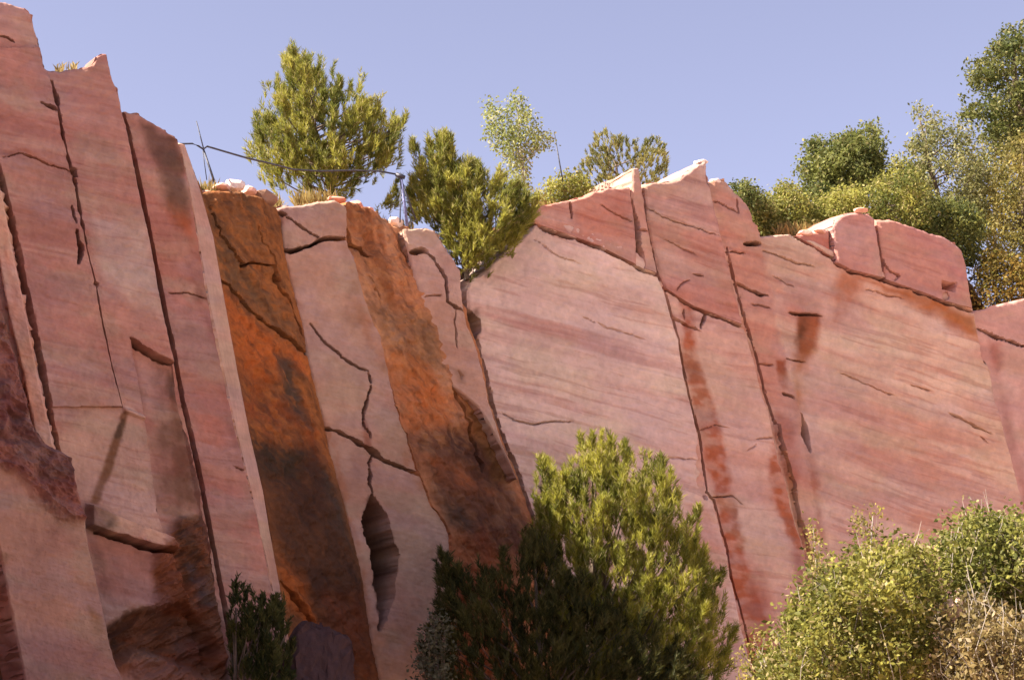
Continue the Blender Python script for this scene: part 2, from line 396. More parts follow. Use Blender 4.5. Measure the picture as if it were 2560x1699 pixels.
p.stain([(60, 620), (230, 700), (300, 1010), (180, 980), (110, 800)], lin(186, 116, 106), .35, 40)
p.streak([(0, 385), (60, 380), (120, 410), (180, 435)], 6, 5, lin(168, 92, 66), .6, .8)
p.lines(lin(158, 92, 82), .24, .5, .58)
p.raise_side([(x, y) for x, y in GROOVE_AB], .05)
p.crack(GROOVE_AB[2:9], 5.5, .34, .25, .2); p.crack(GROOVE_AB[7:], 3.6, .12, .2, .5, var=.3)
p.crack([(98, 262), (140, 277)], 4.5, .16); p.crack([(0, 88), (18, 92), (36, 106)], 4, .12)
p.crack([(0, 392), (50, 386), (100, 405), (178, 436)], 2.8, .05)
p.crack([(190, 580), (200, 620), (197, 655)], 8, .3, 1., .7); p.crack([(180, 520), (186, 560)], 4, .14, 1.)
p.recess([(172, 418), (188, 425), (190, 440), (172, 438)], .3, 3)
p.recess([(236, 706), (246, 712), (242, 720), (234, 716)], .16, 3)
# slot beside the pale strip on the left
p.crack([(-20, 380), (4, 461), (42, 640), (70, 763), (100, 926), (136, 1092), (160, 1180)], 9, .55, .1, .2, var=.2)
# niche: everything between the slanted crack and the groove to slab C is set back
NICHE = [(333, 852), (385, 880), (440, 908), (480, 1100), (525, 1350), (600, 1700), (560, 1760), (420, 1352), (404, 1310), (384, 1190), (364, 1050)]
p.recess(NICHE, .14, 4, .3); p.crack([(330, 846), (362, 868), (395, 892), (436, 908)], 5.5, .3, .4, .4)
p.crack([(362, 1046), (372, 1110), (384, 1195), (400, 1290), (408, 1330)], 3, .1, .8, .4)
p.stain([(333, 852), (364, 1050), (374, 1060), (352, 880)], lin(146, 84, 76), .7, 8)
p.disp += .05 * p.mask([(304, 1020), (362, 1040), (364, 1050), (308, 1032)], 3, .2)
p.stain([(304, 1014), (362, 1036), (364, 1052), (310, 1034)], lin(220, 178, 160), .8, 4)
# stains on the niche
p.stain([(428, 930), (458, 950), (478, 1120), (500, 1250), (450, 1250), (432, 1080)], lin(140, 82, 62), .85, 10, vert=.0, scale=.035, lean=.2)
p.stain([(432, 925), (450, 940), (454, 1010), (432, 1000)], lin(78, 60, 54), .8, 10)
p.stain([(380, 1060), (440, 1050), (480, 1180), (500, 1260), (410, 1290)], lin(170, 112, 100), .6, 14, scale=.05)
p.streak([(305, 1040), (288, 1110), (266, 1180), (240, 1245)], 10, 13, lin(120, 74, 46), .85, .55, .1)
p.streak([(302, 1050), (292, 1090)], 6, 8, lin(82, 56, 44), .7, .6, .1)
# ledge block and the broken, rusty foot
p.disp += .2 * p.mask([(216, 1262), (300, 1300), (400, 1336), (440, 1358), (440, 1374), (390, 1370), (320, 1352), (250, 1332), (216, 1318)], 4, .2)
p.stain([(220, 1262), (300, 1298), (400, 1336), (442, 1356), (440, 1376), (320, 1352), (250, 1332)], lin(216, 162, 140), .9, 6)
p.stain([(214, 1255), (262, 1270), (276, 1320), (238, 1345), (214, 1320)], lin(104, 74, 60), .85, 14)
p.crack([(236, 1334), (300, 1348), (350, 1366), (395, 1376), (440, 1378)], 5.5, .26, .4, .4)
p.stain([(215, 1345), (380, 1375), (400, 1420), (380, 1500), (300, 1520), (265, 1500), (240, 1420)], lin(190, 128, 112), .6, 20)
p.stain([(225, 1350), (262, 1390), (275, 1480), (290, 1520), (250, 1490)], lin(140, 92, 84), .6, 10, scale=.05)
p.stain([(395, 900), (440, 915), (490, 1130), (530, 1370), (560, 1560), (590, 1745), (470, 1745), (430, 1420), (420, 1300), (400, 1100)], lin(122, 74, 58), .7, 22, breakup=.5, scale=.03, vert=.4)
FOOT = [(440, 1300), (515, 1285), (545, 1440), (585, 1640), (560, 1745), (420, 1745), (330, 1690), (270, 1640), (272, 1580), (320, 1530), (385, 1505), (380, 1400)]
p.stain(FOOT, lin(134, 72, 44), .95, 14, breakup=.15)
p.stain([(440, 1290), (515, 1285), (540, 1400), (560, 1540), (520, 1500), (450, 1440)], lin(92, 58, 42), .9, 14)
p.stain([(470, 1400), (520, 1430), (545, 1520), (510, 1510)], lin(104, 84, 86), .6, 12)
HOL = [(268, 1570), (330, 1525), (420, 1510), (500, 1530), (548, 1640), (520, 1690), (440, 1660), (360, 1625), (285, 1650), (272, 1610)]
p.recess(HOL, .22, 16, 1.); p.rough(.22, .018, 5, shear=-1.2, ridge=True, region=p.mask(FOOT, 14))
p.stain(HOL, lin(128, 66, 40), .9, 16, breakup=.4, scale=.03); p.stain([(268, 1570), (330, 1535), (350, 1590), (300, 1640)], lin(70, 50, 44), .8, 12)
p.stain([(330, 1620), (420, 1650), (530, 1690), (560, 1745), (330, 1745), (290, 1660)], lin(176, 118, 98), .5, 16)
part(p, 'rock_slab', 'tallest pink slab at the upper left, split by a groove')

# --- dark recess at the far left bottom
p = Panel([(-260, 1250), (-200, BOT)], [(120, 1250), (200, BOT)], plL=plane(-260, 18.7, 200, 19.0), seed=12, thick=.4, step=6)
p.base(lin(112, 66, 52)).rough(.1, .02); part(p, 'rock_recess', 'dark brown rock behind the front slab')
# --- pale strip slab
p = Panel([(-30, 430), (6, 700), (24, 790), (57, 926), (90, 1090), (110, 1180)], [(2, 470), (27, 600), (60, 763), (92, 926), (130, 1092), (150, 1190)], plL=PL_S1, plR=PL_S1, seed=13, thick=.5, skirt=False, step=3, bevel=(3, .02), er=(1, 1, 2))
p.base(lin(222, 160, 138)).mottle(lin(196, 128, 112), .01, .4).streak([(14, 600), (60, 926), (112, 1130)], 5, 5, lin(226, 150, 124), .5); part(p, 'pale_strip', 'narrow pale strip of sawn stone along the left edge')
# --- front slab bottom left
p = Panel([(-120, 640), (-60, 1100), (4, 1400), (30, 1540), (60, 1690), (70, BOT)], [(172, 1140), (182, 1190), (200, 1250), (216, 1310), (226, 1372), (244, 1440), (256, 1500), (272, 1600), (286, 1650), (310, 1700), (325, BOT)], T=[(-10, 720), (24, 830), (62, 980), (82, 1070), (100, 1105), (130, 1118)], plL=PL_P0, seed=14, thick=.7)
p.base(lin(182, 130, 114)).mottle(lin(160, 108, 98), .006, .6).strata(lin(168, 118, 100), .1, .01, .35, .5)
ROUGH0 = [(-40, 700), (24, 830), (82, 1070), (130, 1110), (176, 1140), (186, 1200), (220, 1300), (150, 1300), (90, 1240), (40, 1180), (-40, 1150)]
rm = p.mask(ROUGH0, 14)
p.stain(ROUGH0, lin(150, 92, 84), .95, 12, breakup=.1); p.stain(ROUGH0, lin(112, 62, 62), .7, 14, breakup=1., scale=.03)
p.stain([(70, 1080), (170, 1140), (190, 1260), (130, 1240)], lin(104, 56, 56), .6, 10, breakup=.6, scale=.05)
p.rough(.20, .02, 5, shear=.6, ridge=True, region=rm); p.disp += .02 * rm
p.stain([(222, 1510), (250, 1530), (262, 1590), (236, 1590)], lin(150, 98, 56), .7, 8); p.stain([(4, 1380), (28, 1385), (14, 1410)], lin(120, 90, 60), .7, 6)
p.stain([(40, 1600), (300, 1610), (320, 1745), (60, 1745)], lin(156, 108, 104), .5, 30)
part(p, 'front_slab', 'smooth pale slab at the bottom left with a broken reddish top')

# --- slab C
p = Panel(shift([(285, 262), *EDGE_BC[4:]], -55), shift(EDGE_C, -5), T=[(300, 280), (318, 275), (340, 281), (375, 300), (415, 325), (440, 342)], plL=PL_C, seed=21, thick=.6, er=(3, 1, 10))
p.base(lin(192, 128, 116)).strata(lin(164, 92, 80), .12, .03, .6, .45).strata(lin(208, 156, 140), .15, .02, .5, .5, seed=3).strata(lin(170, 112, 86), .1, .012, .4, .5, seed=6)
p.lines(lin(150, 84, 74), .12, .5, .57)
p.stain([(355, 300), (440, 350), (462, 420), (480, 560), (455, 570), (425, 520), (405, 430), (365, 365)], lin(104, 66, 52), .9, 14, breakup=.15)
p.stain([(425, 500), (480, 540), (505, 640), (515, 720), (490, 640), (450, 560), (405, 520)], lin(176, 92, 62), .75, 16, breakup=.6, scale=.03)
p.stain([(470, 600), (520, 690), (530, 800), (560, 900), (545, 880), (500, 760), (475, 680)], lin(150, 82, 72), .7, 14, breakup=.7, scale=.03)
p.stain([(545, 960), (570, 980), (610, 1170), (596, 1180)], lin(140, 78, 66), .6, 8, breakup=.6)
p.stain([(480, 980), (560, 950), (600, 1100), (540, 1150)], lin(188, 112, 96), .6, 30)
p.crack(shift(EDGE_BC[2:], 3), 6, .6, .05, .1, var=.15)
p.crack([(420, 735), (480, 735), (525, 745)], 2.4, .05); p.crack([(585, 1165), (612, 1175), (608, 1140)], 3, .06)
part(p, 'rock_slab', 'narrow pink slab with dark brown stain below its slanting top')
p = Panel(shift(EDGE_C, -5), shift(EDGE_S3, 5), plL=(PL_C[0] - PL_C[1] * .035, PL_C[1]), plR=PL_R1a, seed=22, thick=.3, step=3, bevel=(2, .01), er=(1, 1, 1))
p.disp *= 0; p.calm = .15; p.base(lin(222, 166, 146)).mottle(lin(204, 142, 124), .008, .5, sx=2); part(p, 'slab_side', 'narrow pale sawn side of the slab')  # base painted paler to stand in for skylight on this side

# --- rusty face 1
p = Panel(shift(EDGE_S3, 3), EDGE_D, T=[(505, 484), (520, 478), (560, 474), (610, 478), (640, 492), (662, 508)], plL=PL_R1a, plR=PL_D, seed=31, thick=1.2)
p.base(lin(150, 92, 58))
AN = dict(shear=.30, sx=2.2, sy=.4)
p.mottle(lin(186, 108, 60), .010, .6, .46, seed=1, **AN).mottle(lin(104, 70, 50), .011, .7, .5, seed=2, **AN).mottle(lin(120, 66, 40), .03, .4, .52, seed=4, **AN)
RV = dict(vert=.7, lean=.30)
p.stain([(500, 480), (690, 500), (745, 760), (700, 720), (560, 600)], lin(140, 94, 62), .5, 24, **RV)
p.stain([(535, 560), (640, 700), (740, 820), (765, 900), (640, 780), (545, 690)], lin(122, 88, 64), .7, 20, breakup=.4, **RV)
p.stain([(548, 710), (640, 810), (700, 860), (700, 950), (640, 1010), (590, 900)], lin(196, 102, 52), .95, 20, breakup=.35, scale=.02, **RV)
p.stain([(700, 850), (765, 890), (780, 950), (720, 920)], lin(214, 110, 56), .85, 16, breakup=.3, **RV)
p.stain([(600, 1000), (760, 1000), (826, 1150), (760, 1170), (640, 1110)], lin(180, 88, 46), .8, 24, breakup=.7, scale=.025, **RV)
p.stain([(680, 880), (725, 900), (752, 1000), (770, 1080), (735, 1040), (700, 970)], lin(80, 66, 58), .85, 14, breakup=.3, **RV)
p.stain([(590, 930), (680, 960), (760, 1060), (690, 1060), (615, 1020)], lin(116, 64, 46), .7, 22, breakup=.6, **RV)
p.stain([(618, 1090), (780, 1120), (850, 1240), (900, 1430), (960, 1745), (820, 1745), (740, 1500), (655, 1270)], lin(80, 52, 42), .96, 30, breakup=.2, scale=.02, **RV)
p.stain([(625, 1100), (760, 1130), (740, 1200), (650, 1190)], lin(64, 52, 42), .8, 22, breakup=.3)
p.stain([(800, 1180), (850, 1240), (880, 1380), (830, 1330)], lin(78, 68, 62), .8, 18, **RV)
p.stain([(690, 1390), (740, 1430), (800, 1560), (760, 1570), (715, 1500)], lin(196, 100, 46), .85, 14, breakup=.35, **RV)
p.stain([(800, 1480), (900, 1480), (955, 1745), (850, 1745)], lin(146, 76, 50), .7, 30, breakup=.4, **RV)
p.rough(.11, .02, 5, shear=.45, sy=.5, ridge=True); p.rough(.05, .05, 4, seed=5)
p.pin()
p.mottle(lin(92, 56, 40), .07, .45, .5, seed=21, w=.25, shear=.6, sx=1.6, sy=.7).mottle(lin(206, 118, 60), .06, .35, .52, seed=22, w=.25, shear=.6, sx=1.6, sy=.7, region=1 - .85 * sstep(1060, 1180, p.py))
p.crack([(545, 690), (600, 750), (680, 825), (735, 860), (765, 884)], 4.5, .16, .6, .3)
p.crack([(520, 520), (560, 600), (608, 668), (625, 660), (676, 664), (700, 720), (755, 838)], 3, .11, .8, .3)
p.crack([(640, 560), (680, 640), (690, 700)], 3, .07); p.crack([(700, 1450), (745, 1510), (800, 1590)], 5, .12)
part(p, 'rusty_face', 'rust orange and dark brown rough face between two pale slabs', M_RUST)

# --- pale slab D
p = Panel(EDGE_D, EDGE_DR, T=[(700, 512), (760, 510), (800, 500), (835, 498)], plL=PL_D, seed=41, thick=1.2, er=(4, 9, 12))
p.base(lin(190, 141, 124)).mottle(lin(178, 126, 110), .005, .5).mottle(lin(200, 154, 136), .012, .4, seed=3).mottle(lin(170, 120, 100), .05, .25, .58, seed=6)
p.stain([(690, 520), (716, 540), (745, 722), (775, 870), (822, 1060), (862, 1220), (905, 1400), (965, 1745), (930, 1745), (870, 1400), (830, 1200), (780, 1000), (740, 820), (705, 650)], lin(170, 102, 70), .6, 9, 1.4, breakup=.85, scale=.03, vert=.5)
p.stain([(868, 530), (880, 640), (930, 800), (965, 900), (1010, 1060), (1070, 1220), (1040, 1220), (985, 1070), (935, 910), (895, 800), (860, 640)], lin(176, 110, 78), .55, 9, 1.4, breakup=.85, scale=.03, vert=.5)
p.stain([(860, 760), (905, 770), (910, 810), (880, 830)], lin(160, 112, 90), .5, 12)
p.stain([(925, 1600), (1000, 1560), (1100, 1640), (1120, 1745), (950, 1745)], lin(186, 128, 98), .5, 30)
p.crack([(707, 627), (730, 630), (779, 617), (811, 600), (862, 598)], 5.5, .24, .5, .3); p.crack([(716, 545), (755, 570), (800, 598)], 3, .1)
p.crack([(690, 530), (716, 540)], 6, .2)
p.crack([(775, 810), (800, 845), (850, 890), (895, 918), (915, 926)], 2.7, .12, .6, .4); p.crack([(915, 928), (925, 970), (920, 1000), (903, 1025), (908, 1060), (925, 1090)], 3.2, .14, .8, .4)
p.stain([(905, 1020), (918, 1060), (928, 1130), (905, 1110)], lin(150, 84, 64), .7, 5)
p.crack([(815, 1068), (840, 1074), (880, 1095), (925, 1125), (965, 1150), (1010, 1168), (1048, 1184)], 6.5, .3, .5, .35)
p.crack([(930, 1130), (928, 1180), (922, 1200), (930, 1240)], 3, .12, .8)
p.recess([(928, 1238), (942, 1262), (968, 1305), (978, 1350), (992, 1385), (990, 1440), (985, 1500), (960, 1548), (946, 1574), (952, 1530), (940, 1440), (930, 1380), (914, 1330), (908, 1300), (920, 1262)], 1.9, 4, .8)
p.stain([(918, 1240), (945, 1255), (985, 1350), (996, 1420), (980, 1510), (946, 1580), (934, 1400), (906, 1300)], lin(78, 40, 32), .97, 5)  # rust-brown hole interior, painted darker to deepen its shade
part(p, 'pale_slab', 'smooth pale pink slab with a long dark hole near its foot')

# --- rusty face 2
p = Panel(shift(EDGE_DR, -4), [(1020, 566), (1060, 640), *EDGE_J[2:]], T=[(872, 505), (890, 512), (920, 520), (960, 545), (990, 565)], plL=PL_D, plR=PL_R2b, seed=51, thick=1.2, er=(12, 5, 16))
p.base(lin(196, 124, 88))
p.mottle(lin(206, 146, 112), .010, .7, .48, seed=1, **AN).mottle(lin(150, 86, 54), .011, .75, .5, seed=2, **AN).mottle(lin(130, 70, 44), .03, .4, .54, seed=4, **AN)
p.stain([(800, 500), (900, 520), (980, 760), (960, 830), (890, 640)], lin(150, 90, 58), .65, 24, **RV)
p.stain([(925, 770), (1080, 790), (1095, 920), (1000, 900), (960, 860)], lin(138, 96, 70), .8, 26, breakup=.35, **RV)
p.stain([(955, 860), (1050, 900), (1085, 950), (1060, 990), (990, 960)], lin(200, 110, 56), .8, 20, breakup=.5, **RV)
p.stain([(985, 960), (1085, 960), (1135, 1000), (1120, 1070), (1015, 1080)], lin(198, 108, 60), .95, 24, breakup=.3, scale=.02, **RV)
p.stain([(1010, 1080), (1120, 1070), (1230, 1110), (1330, 1320), (1300, 1420), (1180, 1380), (1090, 1240)], lin(92, 56, 46), .94, 26, breakup=.25, scale=.025, **RV)
p.stain([(1035, 1130), (1140, 1160), (1230, 1230), (1160, 1230), (1080, 1200)], lin(176, 96, 60), .75, 18, breakup=.6, scale=.03, **RV)
p.stain([(1070, 1230), (1160, 1270), (1200, 1330), (1120, 1320)], lin(70, 56, 50), .7, 20, breakup=.4)
p.stain([(1110, 1340), (1200, 1320), (1290, 1480), (1300, 1745), (1120, 1745)], lin(140, 70, 46), .8, 30, breakup=.4, **RV)
p.stain([(1135, 970), (1200, 1020), (1260, 1130), (1300, 1210), (1240, 1200), (1180, 1080)], lin(150, 102, 64), .7, 14, **RV)
p.rough(.12, .02, 5, shear=.4, sy=.5, ridge=True); p.rough(.06, .05, 4, seed=5)
p.pin()
p.mottle(lin(104, 62, 44), .07, .45, .5, seed=21, w=.25, shear=.6, sx=1.6, sy=.7).mottle(lin(216, 146, 100), .06, .35, .52, seed=22, w=.25, shear=.6, sx=1.6, sy=.7, region=1 - .7 * sstep(1060, 1180, p.py))
p.crack([(1122, 965), (1155, 1030), (1185, 1110), (1205, 1180)], 5, .2, .5, .3); p.crack([(1215, 1060), (1240, 1130), (1260, 1190)], 4.5, .18, .5)
p.crack([(868, 570), (880, 610), (925, 640)], 5, .16); p.crack([(920, 690), (950, 750)], 4, .08)
part(p, 'rusty_face', 'rust orange rough face left of the long vertical joint', M_RUST)

# --- pale slab E, hanging wedge
p = Panel([(1009, 572), (1025, 645), (1044, 722), (1066, 804), (1080, 845), (1087, 900), (1099, 950), (1130, 962), (1165, 992), (1200, 1022), (1262, 1130), (1290, 1192)], [(1154, 669), (1153, 712), (1162, 771), (1170, 812), (1187, 850), (1207, 921), (1223, 1007), (1256, 1105), (1295, 1196)], T=[(1040, 568), (1070, 568), (1099, 583), (1123, 632)], plL=PL_E, seed=61, thick=1.0, skirt=False)
p.base(lin(198, 146, 128)).mottle(lin(182, 128, 110), .008, .5).mottle(lin(214, 170, 152), .012, .4, seed=3)
p.crack([(1030, 632), (1050, 628), (1065, 630)], 8, .22, .5, .3); p.crack([(1065, 630), (1085, 650), (1112, 690), (1118, 750), (1135, 768), (1158, 778)], 4, .16, .8, .2)
p.crack([(1140, 775), (1138, 830), (1145, 870)], 2.6, .06); p.crack([(1058, 738), (1105, 736)], 2.4, .05)
p.stain([(1135, 920), (1165, 925), (1158, 955), (1142, 950)], lin(140, 100, 78), .6, 8); p.recess([(1148, 925), (1158, 935), (1152, 945)], .06, 4)
part(p, 'hanging_slab', 'pale wedge of stone narrowing downward beside the long joint')

# --- F: the big pale face
p = Panel(shift([(1178, 694), (1168, 735), (1172, 771), (1184, 806), *EDGE_J[4:]], 0), EDGE_F, T=[(1215, 672), (1240, 652), (1290, 605), (1318, 580), (1342, 558), (1380, 548), (1440, 562), (1500, 586), (1590, 630)], plL=PL_F, seed=71, thick=1.6)
p.base(lin(222, 181, 172)).strata(lin(196, 138, 130), .26, .02, .6, .46).strata(lin(186, 116, 104), .28, .035, .6, .52, seed=4).strata(lin(222, 182, 170), .2, .03, .5, .5, seed=8)
up = p.mask([(1330, 560), (1660, 680), (1700, 800), (1440, 700), (1280, 610)], 40)
p.strata(lin(180, 104, 86), .36, .03, .7, .42, seed=12, region=up)
p.strata(lin(176, 104, 92), .26, .05, .7, .5, seed=20, region=p.mask([(1180, 700), (1700, 860), (1720, 1000), (1180, 860)], 60))
p.crack([(1340, 560), (1362, 578), (1440, 598), (1500, 619), (1590, 668), (1644, 690)], 4.6, .3, .35, .3)
p.strata(lin(232, 196, 184), .28, .018, .9, .5, along=.0035, seed=30)
p.mottle(lin(206, 146, 140), .004, .4, seed=5).lines(lin(170, 104, 92), .28)
p.crack([(1250, 1030), (1290, 1052), (1330, 1058), (1440, 1054)], 2.6, .06, .5); p.crack([(1450, 790), (1520, 820), (1620, 850)], 2.4, .035)
p.crack([(1330, 600), (1400, 640), (1450, 660)], 2.2, .04); p.crack([(1560, 1130), (1640, 1140), (1750, 1150)], 2.2, .03)
p.crack(shift(EDGE_J[4:], 5), 4.5, .3, .3, .2)
p.crack([(1164, 770), (1180, 800), (1184, 850)], 16, .5, .8, .7)
p.stain([(1180, 780), (1205, 770), (1200, 850), (1186, 850)], lin(110, 76, 62), .7, 8)
p.crack([(1751, 1120), (1757, 1190), (1764, 1245)], 11, .55, .2, .3)
p.stain([(1700, 1250), (1790, 1260), (1830, 1450), (1870, 1690), (1800, 1690)], lin(190, 118, 104), .5, 30)
part(p, 'big_face', 'largest pale pink slab in the middle of the wall')
# --- F2: wedge block over the big face
p = Panel([(1338, 520), (1328, 548), (1344, 560)], [(1577, 466), (1588, 560), (1594, 662)], T=[(1345, 514), (1375, 508), (1420, 502), (1480, 482), (1530, 468)], B=[(1440, 592), (1500, 614)], plL=(PL_F[0] + PL_F[1] * .03, PL_F[1]), seed=72, thick=1.4, skirt=False)
p.base(lin(200, 132, 116)).strata(lin(212, 160, 148), .3, .03, .8, .45).strata(lin(176, 98, 82), .34, .03, .7, .48, seed=5).lines(lin(160, 88, 72), .34, .6, .57)
p.stain([(1430, 500), (1570, 470), (1580, 560), (1480, 540)], lin(186, 104, 86), .55, 24); p.stain([(1340, 520), (1430, 520), (1440, 590), (1340, 560)], lin(212, 164, 156), .6, 24)
p.crack([(1424, 506), (1428, 550)], 4, .1); p.recess([(1410, 566), (1430, 570), (1424, 580)], .08, 4); p.crack([(1500, 510), (1585, 560)], 2.5, .05)
part(p, 'wedge_block', 'brick red wedge block on top of the big pale slab')
p = Panel([(1582, 420), (1580, 503), (1588, 560), (1604, 640), (1606, 668)], [(1598, 420), (1610, 495), (1622, 568), (1640, 660), (1644, 682)], plL=(PL_F[0] + PL_F[1] * .02, PL_F[1]), seed=73, thick=1.2, skirt=False)
p.base(lin(204, 146, 132)).mottle(lin(184, 116, 100), .02, .5); p.crack([(1590, 572), (1620, 580)], 3, .06); p.crack([(1581, 500), (1590, 565), (1603, 640), (1607, 668)], 6.5, .3, .3, .3)
part(p, 'rock_pillar', 'thin pale upright pillar between two brick red blocks')
# --- G1 and G2
p = Panel(shift([(1652, 690), *EDGE_F[2:]], -50), [(1852, 788), *EDGE_G[7:]], T=[(1663, 694), (1700, 722), (1735, 744), (1800, 766)], plL=PL_G, seed=81, thick=1.4)
p.base(lin(213, 160, 147)).strata(lin(194, 130, 117), .2, .03, .6, .46).strata(lin(216, 172, 156), .12, .03, .5, .5, seed=4)
p.lines(lin(170, 104, 88), .18)
p.stain([(1705, 760), (1735, 770), (1745, 900), (1780, 980), (1810, 1080), (1830, 1230), (1870, 1400), (1920, 1560), (1930, 1745), (1890, 1745), (1830, 1480), (1790, 1260), (1745, 1080), (1715, 930)], lin(176, 90, 60), .95, 10, 1.5, breakup=.45, scale=.035, vert=-.6, lean=.25)
p.crack(shift(EDGE_F[2:], 3), 2.3, .3, .05, .2, var=.3)
p.stain([(1712, 900), (1760, 920), (1760, 960), (1715, 960)], lin(160, 78, 52), .6, 10)
p.stain([(1930, 1100), (1960, 1150), (2000, 1330), (2010, 1420), (1970, 1340), (1935, 1240)], lin(172, 90, 60), .95, 10, 1.4, breakup=.5, scale=.04, vert=-.6)
p.stain([(1850, 1380), (1900, 1400), (1960, 1620), (1900, 1640)], lin(170, 92, 78), .6, 18); p.stain([(1970, 1360), (2015, 1400), (2040, 1500), (1990, 1450)], lin(158, 90, 84), .7, 14)
p.crack([(1660, 718), (1700, 748), (1735, 770), (1800, 794), (1864, 818)], 5, .3, .35, .3)
p.crack([(1676, 790), (1720, 815), (1755, 828)], 4, .09); p.crack([(1766, 785), (1756, 822)], 4, .12); p.crack([(1714, 775), (1712, 800)], 2.5, .08)
p.crack([(1700, 1090), (1790, 1060), (1830, 1075)], 2, .03); p.crack([(1770, 1245), (1830, 1240), (1860, 1260)], 2.5, .05)
p.crack([(1888, 1100), (1940, 1090)], 2.5, .04); p.crack([(1868, 1130), (1890, 1110)], 2, .03)
part(p, 'streaked_slab', 'pale slab with a long orange rust streak')
p = Panel([(1611, 460), (1622, 568), (1644, 668), (1662, 718)], [(1770, 455), (1786, 515), (1798, 568), (1810, 621), (1826, 687), (1843, 748), (1858, 810)], T=[(1640, 456), (1678, 456), (1700, 446), (1724, 422), (1745, 408), (1763, 402), (1766, 425)], B=[(1700, 742), (1735, 764), (1800, 788)], plL=(PL_G[0] + PL_G[1] * .02, PL_G[1]), seed=82, thick=1.3, skirt=False)
p.base(lin(198, 136, 124)).strata(lin(210, 162, 150), .28, .03, .9, .44).strata(lin(172, 98, 84), .32, .035, .9, .46, seed=5)
p.lines(lin(150, 80, 66), .3, .6, .57)
p.stain([(1640, 660), (1850, 700), (1860, 810), (1680, 730)], lin(194, 120, 104), .5, 34); p.stain([(1740, 405), (1766, 400), (1768, 440), (1750, 440)], lin(206, 166, 156), .7, 8)
p.crack([(1610, 520), (1680, 550), (1800, 590)], 2.6, .05); p.crack([(1660, 600), (1740, 640)], 2.2, .04); p.crack([(1730, 685), (1760, 692)], 3.2, .07); p.crack([(1690, 730), (1700, 715), (1725, 698)], 2.4, .05)
part(p, 'peaked_block', 'banded red block rising to a pale peak')
# --- K: right face with H fin
TOPK = [(1790, 452), (1806, 448), (1826, 470), (1867, 507), (1884, 560), (1905, 590), (1965, 586), (1992, 588), (2040, 600), (2080, 620), (2120, 650), (2180, 664), (2230, 684), (2320, 710), (2380, 730)]
p = Panel(shift([(1771, 458), *EDGE_G[1:]], -40), EDGE_K, T=TOPK, plL=PL_K, seed=91, thick=1.6)
p.base(lin(212, 162, 146)).strata(lin(194, 130, 116), .3, .025, .6, .47).strata(lin(216, 170, 154), .26, .03, .55, .5, seed=4).strata(lin(180, 108, 92), .32, .05, .45, .53, seed=9).mottle(lin(200, 138, 126), .004, .4, seed=5)
p.strata(lin(170, 104, 98), .4, .02, .5, .5, seed=16, region=p.mask([(2050, 1000), (2450, 1080), (2480, 1300), (2100, 1250)], 60))
p.strata(lin(230, 190, 172), .3, .018, .8, .5, along=.0035, seed=30).lines(lin(172, 100, 84), .32, .6, .58)
HM = p.mask([(1760, 440), (1890, 540), (1930, 760), (1990, 1000), (2040, 1330), (2010, 1340), (1860, 820)], 12)
p.col[:] = p.col * (1 - .5 * HM[:, None]) + lin(186, 112, 98) * .5 * HM[:, None]; p.disp += .05 * HM
p.stain([(1930, 700), (2060, 740), (2050, 820), (1960, 830)], lin(186, 108, 94), .6, 24)
p.stain([(2100, 680), (2160, 690), (2140, 760), (2090, 800), (2080, 740)], lin(176, 96, 62), .75, 18)
p.stain([(2160, 700), (2320, 740), (2440, 790), (2455, 850), (2360, 810), (2250, 740)], lin(178, 96, 50), .97, 16, breakup=.2)
p.stain([(1992, 782), (2060, 786), (2045, 850), (2030, 890), (2005, 910), (1990, 860)], lin(150, 74, 40), .97, 11, breakup=.1)
p.stain([(2000, 784), (2030, 790), (2012, 850), (1996, 850)], lin(92, 58, 42), .8, 10)
p.stain([(1985, 880), (2035, 880), (2010, 980), (2000, 1080), (1985, 1060)], lin(186, 112, 62), .75, 14)
p.stain([(1935, 898), (1958, 900), (1966, 975), (1950, 980)], lin(156, 78, 52), .95, 6)
p.stain([(1934, 1030), (1975, 1040), (1996, 1180), (1975, 1240)], lin(172, 96, 80), .7, 14); p.stain([(2010, 1120), (2036, 1140), (2050, 1300), (2070, 1380), (2045, 1360)], lin(160, 84, 62), .7, 12, breakup=.4)
p.stain([(2470, 850), (2500, 860), (2505, 960), (2488, 1010), (2476, 930)], lin(168, 92, 76), .7, 10)
p.crack([(1990, 592), (2040, 621), (2082, 650), (2120, 678), (2206, 700), (2230, 708), (2320, 739), (2360, 756), (2436, 778)], 5, .3, .35, .3)
p.crack([(1854, 608), (1900, 612)], 5, .12); p.crack([(1776, 500), (1800, 515), (1842, 540)], 3, .07); p.crack([(1838, 500), (1840, 540)], 3, .07); p.crack([(1808, 628), (1860, 636)], 4, .09); p.crack([(1835, 710), (1880, 728), (1915, 740)], 5, .1)
p.crack([(1870, 760), (1925, 770)], 3, .06)
p.crack([(1904, 628), (1960, 645), (2040, 670)], 3, .06); p.crack([(1930, 690), (1990, 720)], 2.5, .04)
p.crack([(1975, 780), (1990, 785), (2060, 790)], 4, .1); p.crack([(1960, 895), (2015, 905)], 3.2, .08); p.crack([(1950, 985), (1980, 996)], 4, .12)
p.crack([(1998, 1032), (2008, 1070), (2018, 1100), (2024, 1130)], 8, .32, .5, .6); p.crack([(1888, 906), (1930, 912)], 3.5, .07)
p.crack([(2100, 930), (2160, 955), (2240, 990)], 2.6, .05); p.crack([(2370, 1030), (2420, 1055), (2480, 1085)], 4, .08); p.crack([(2280, 962), (2330, 975)], 3, .06)
p.crack([(2450, 1090), (2470, 1110)], 4, .08); p.crack([(2160, 725), (2260, 745)], 3, .05); p.crack([(2455, 870), (2462, 910)], 4, .1)
p.crack(shift(EDGE_G[3:], 2), 2.3, .3, .05, .3, var=.3)
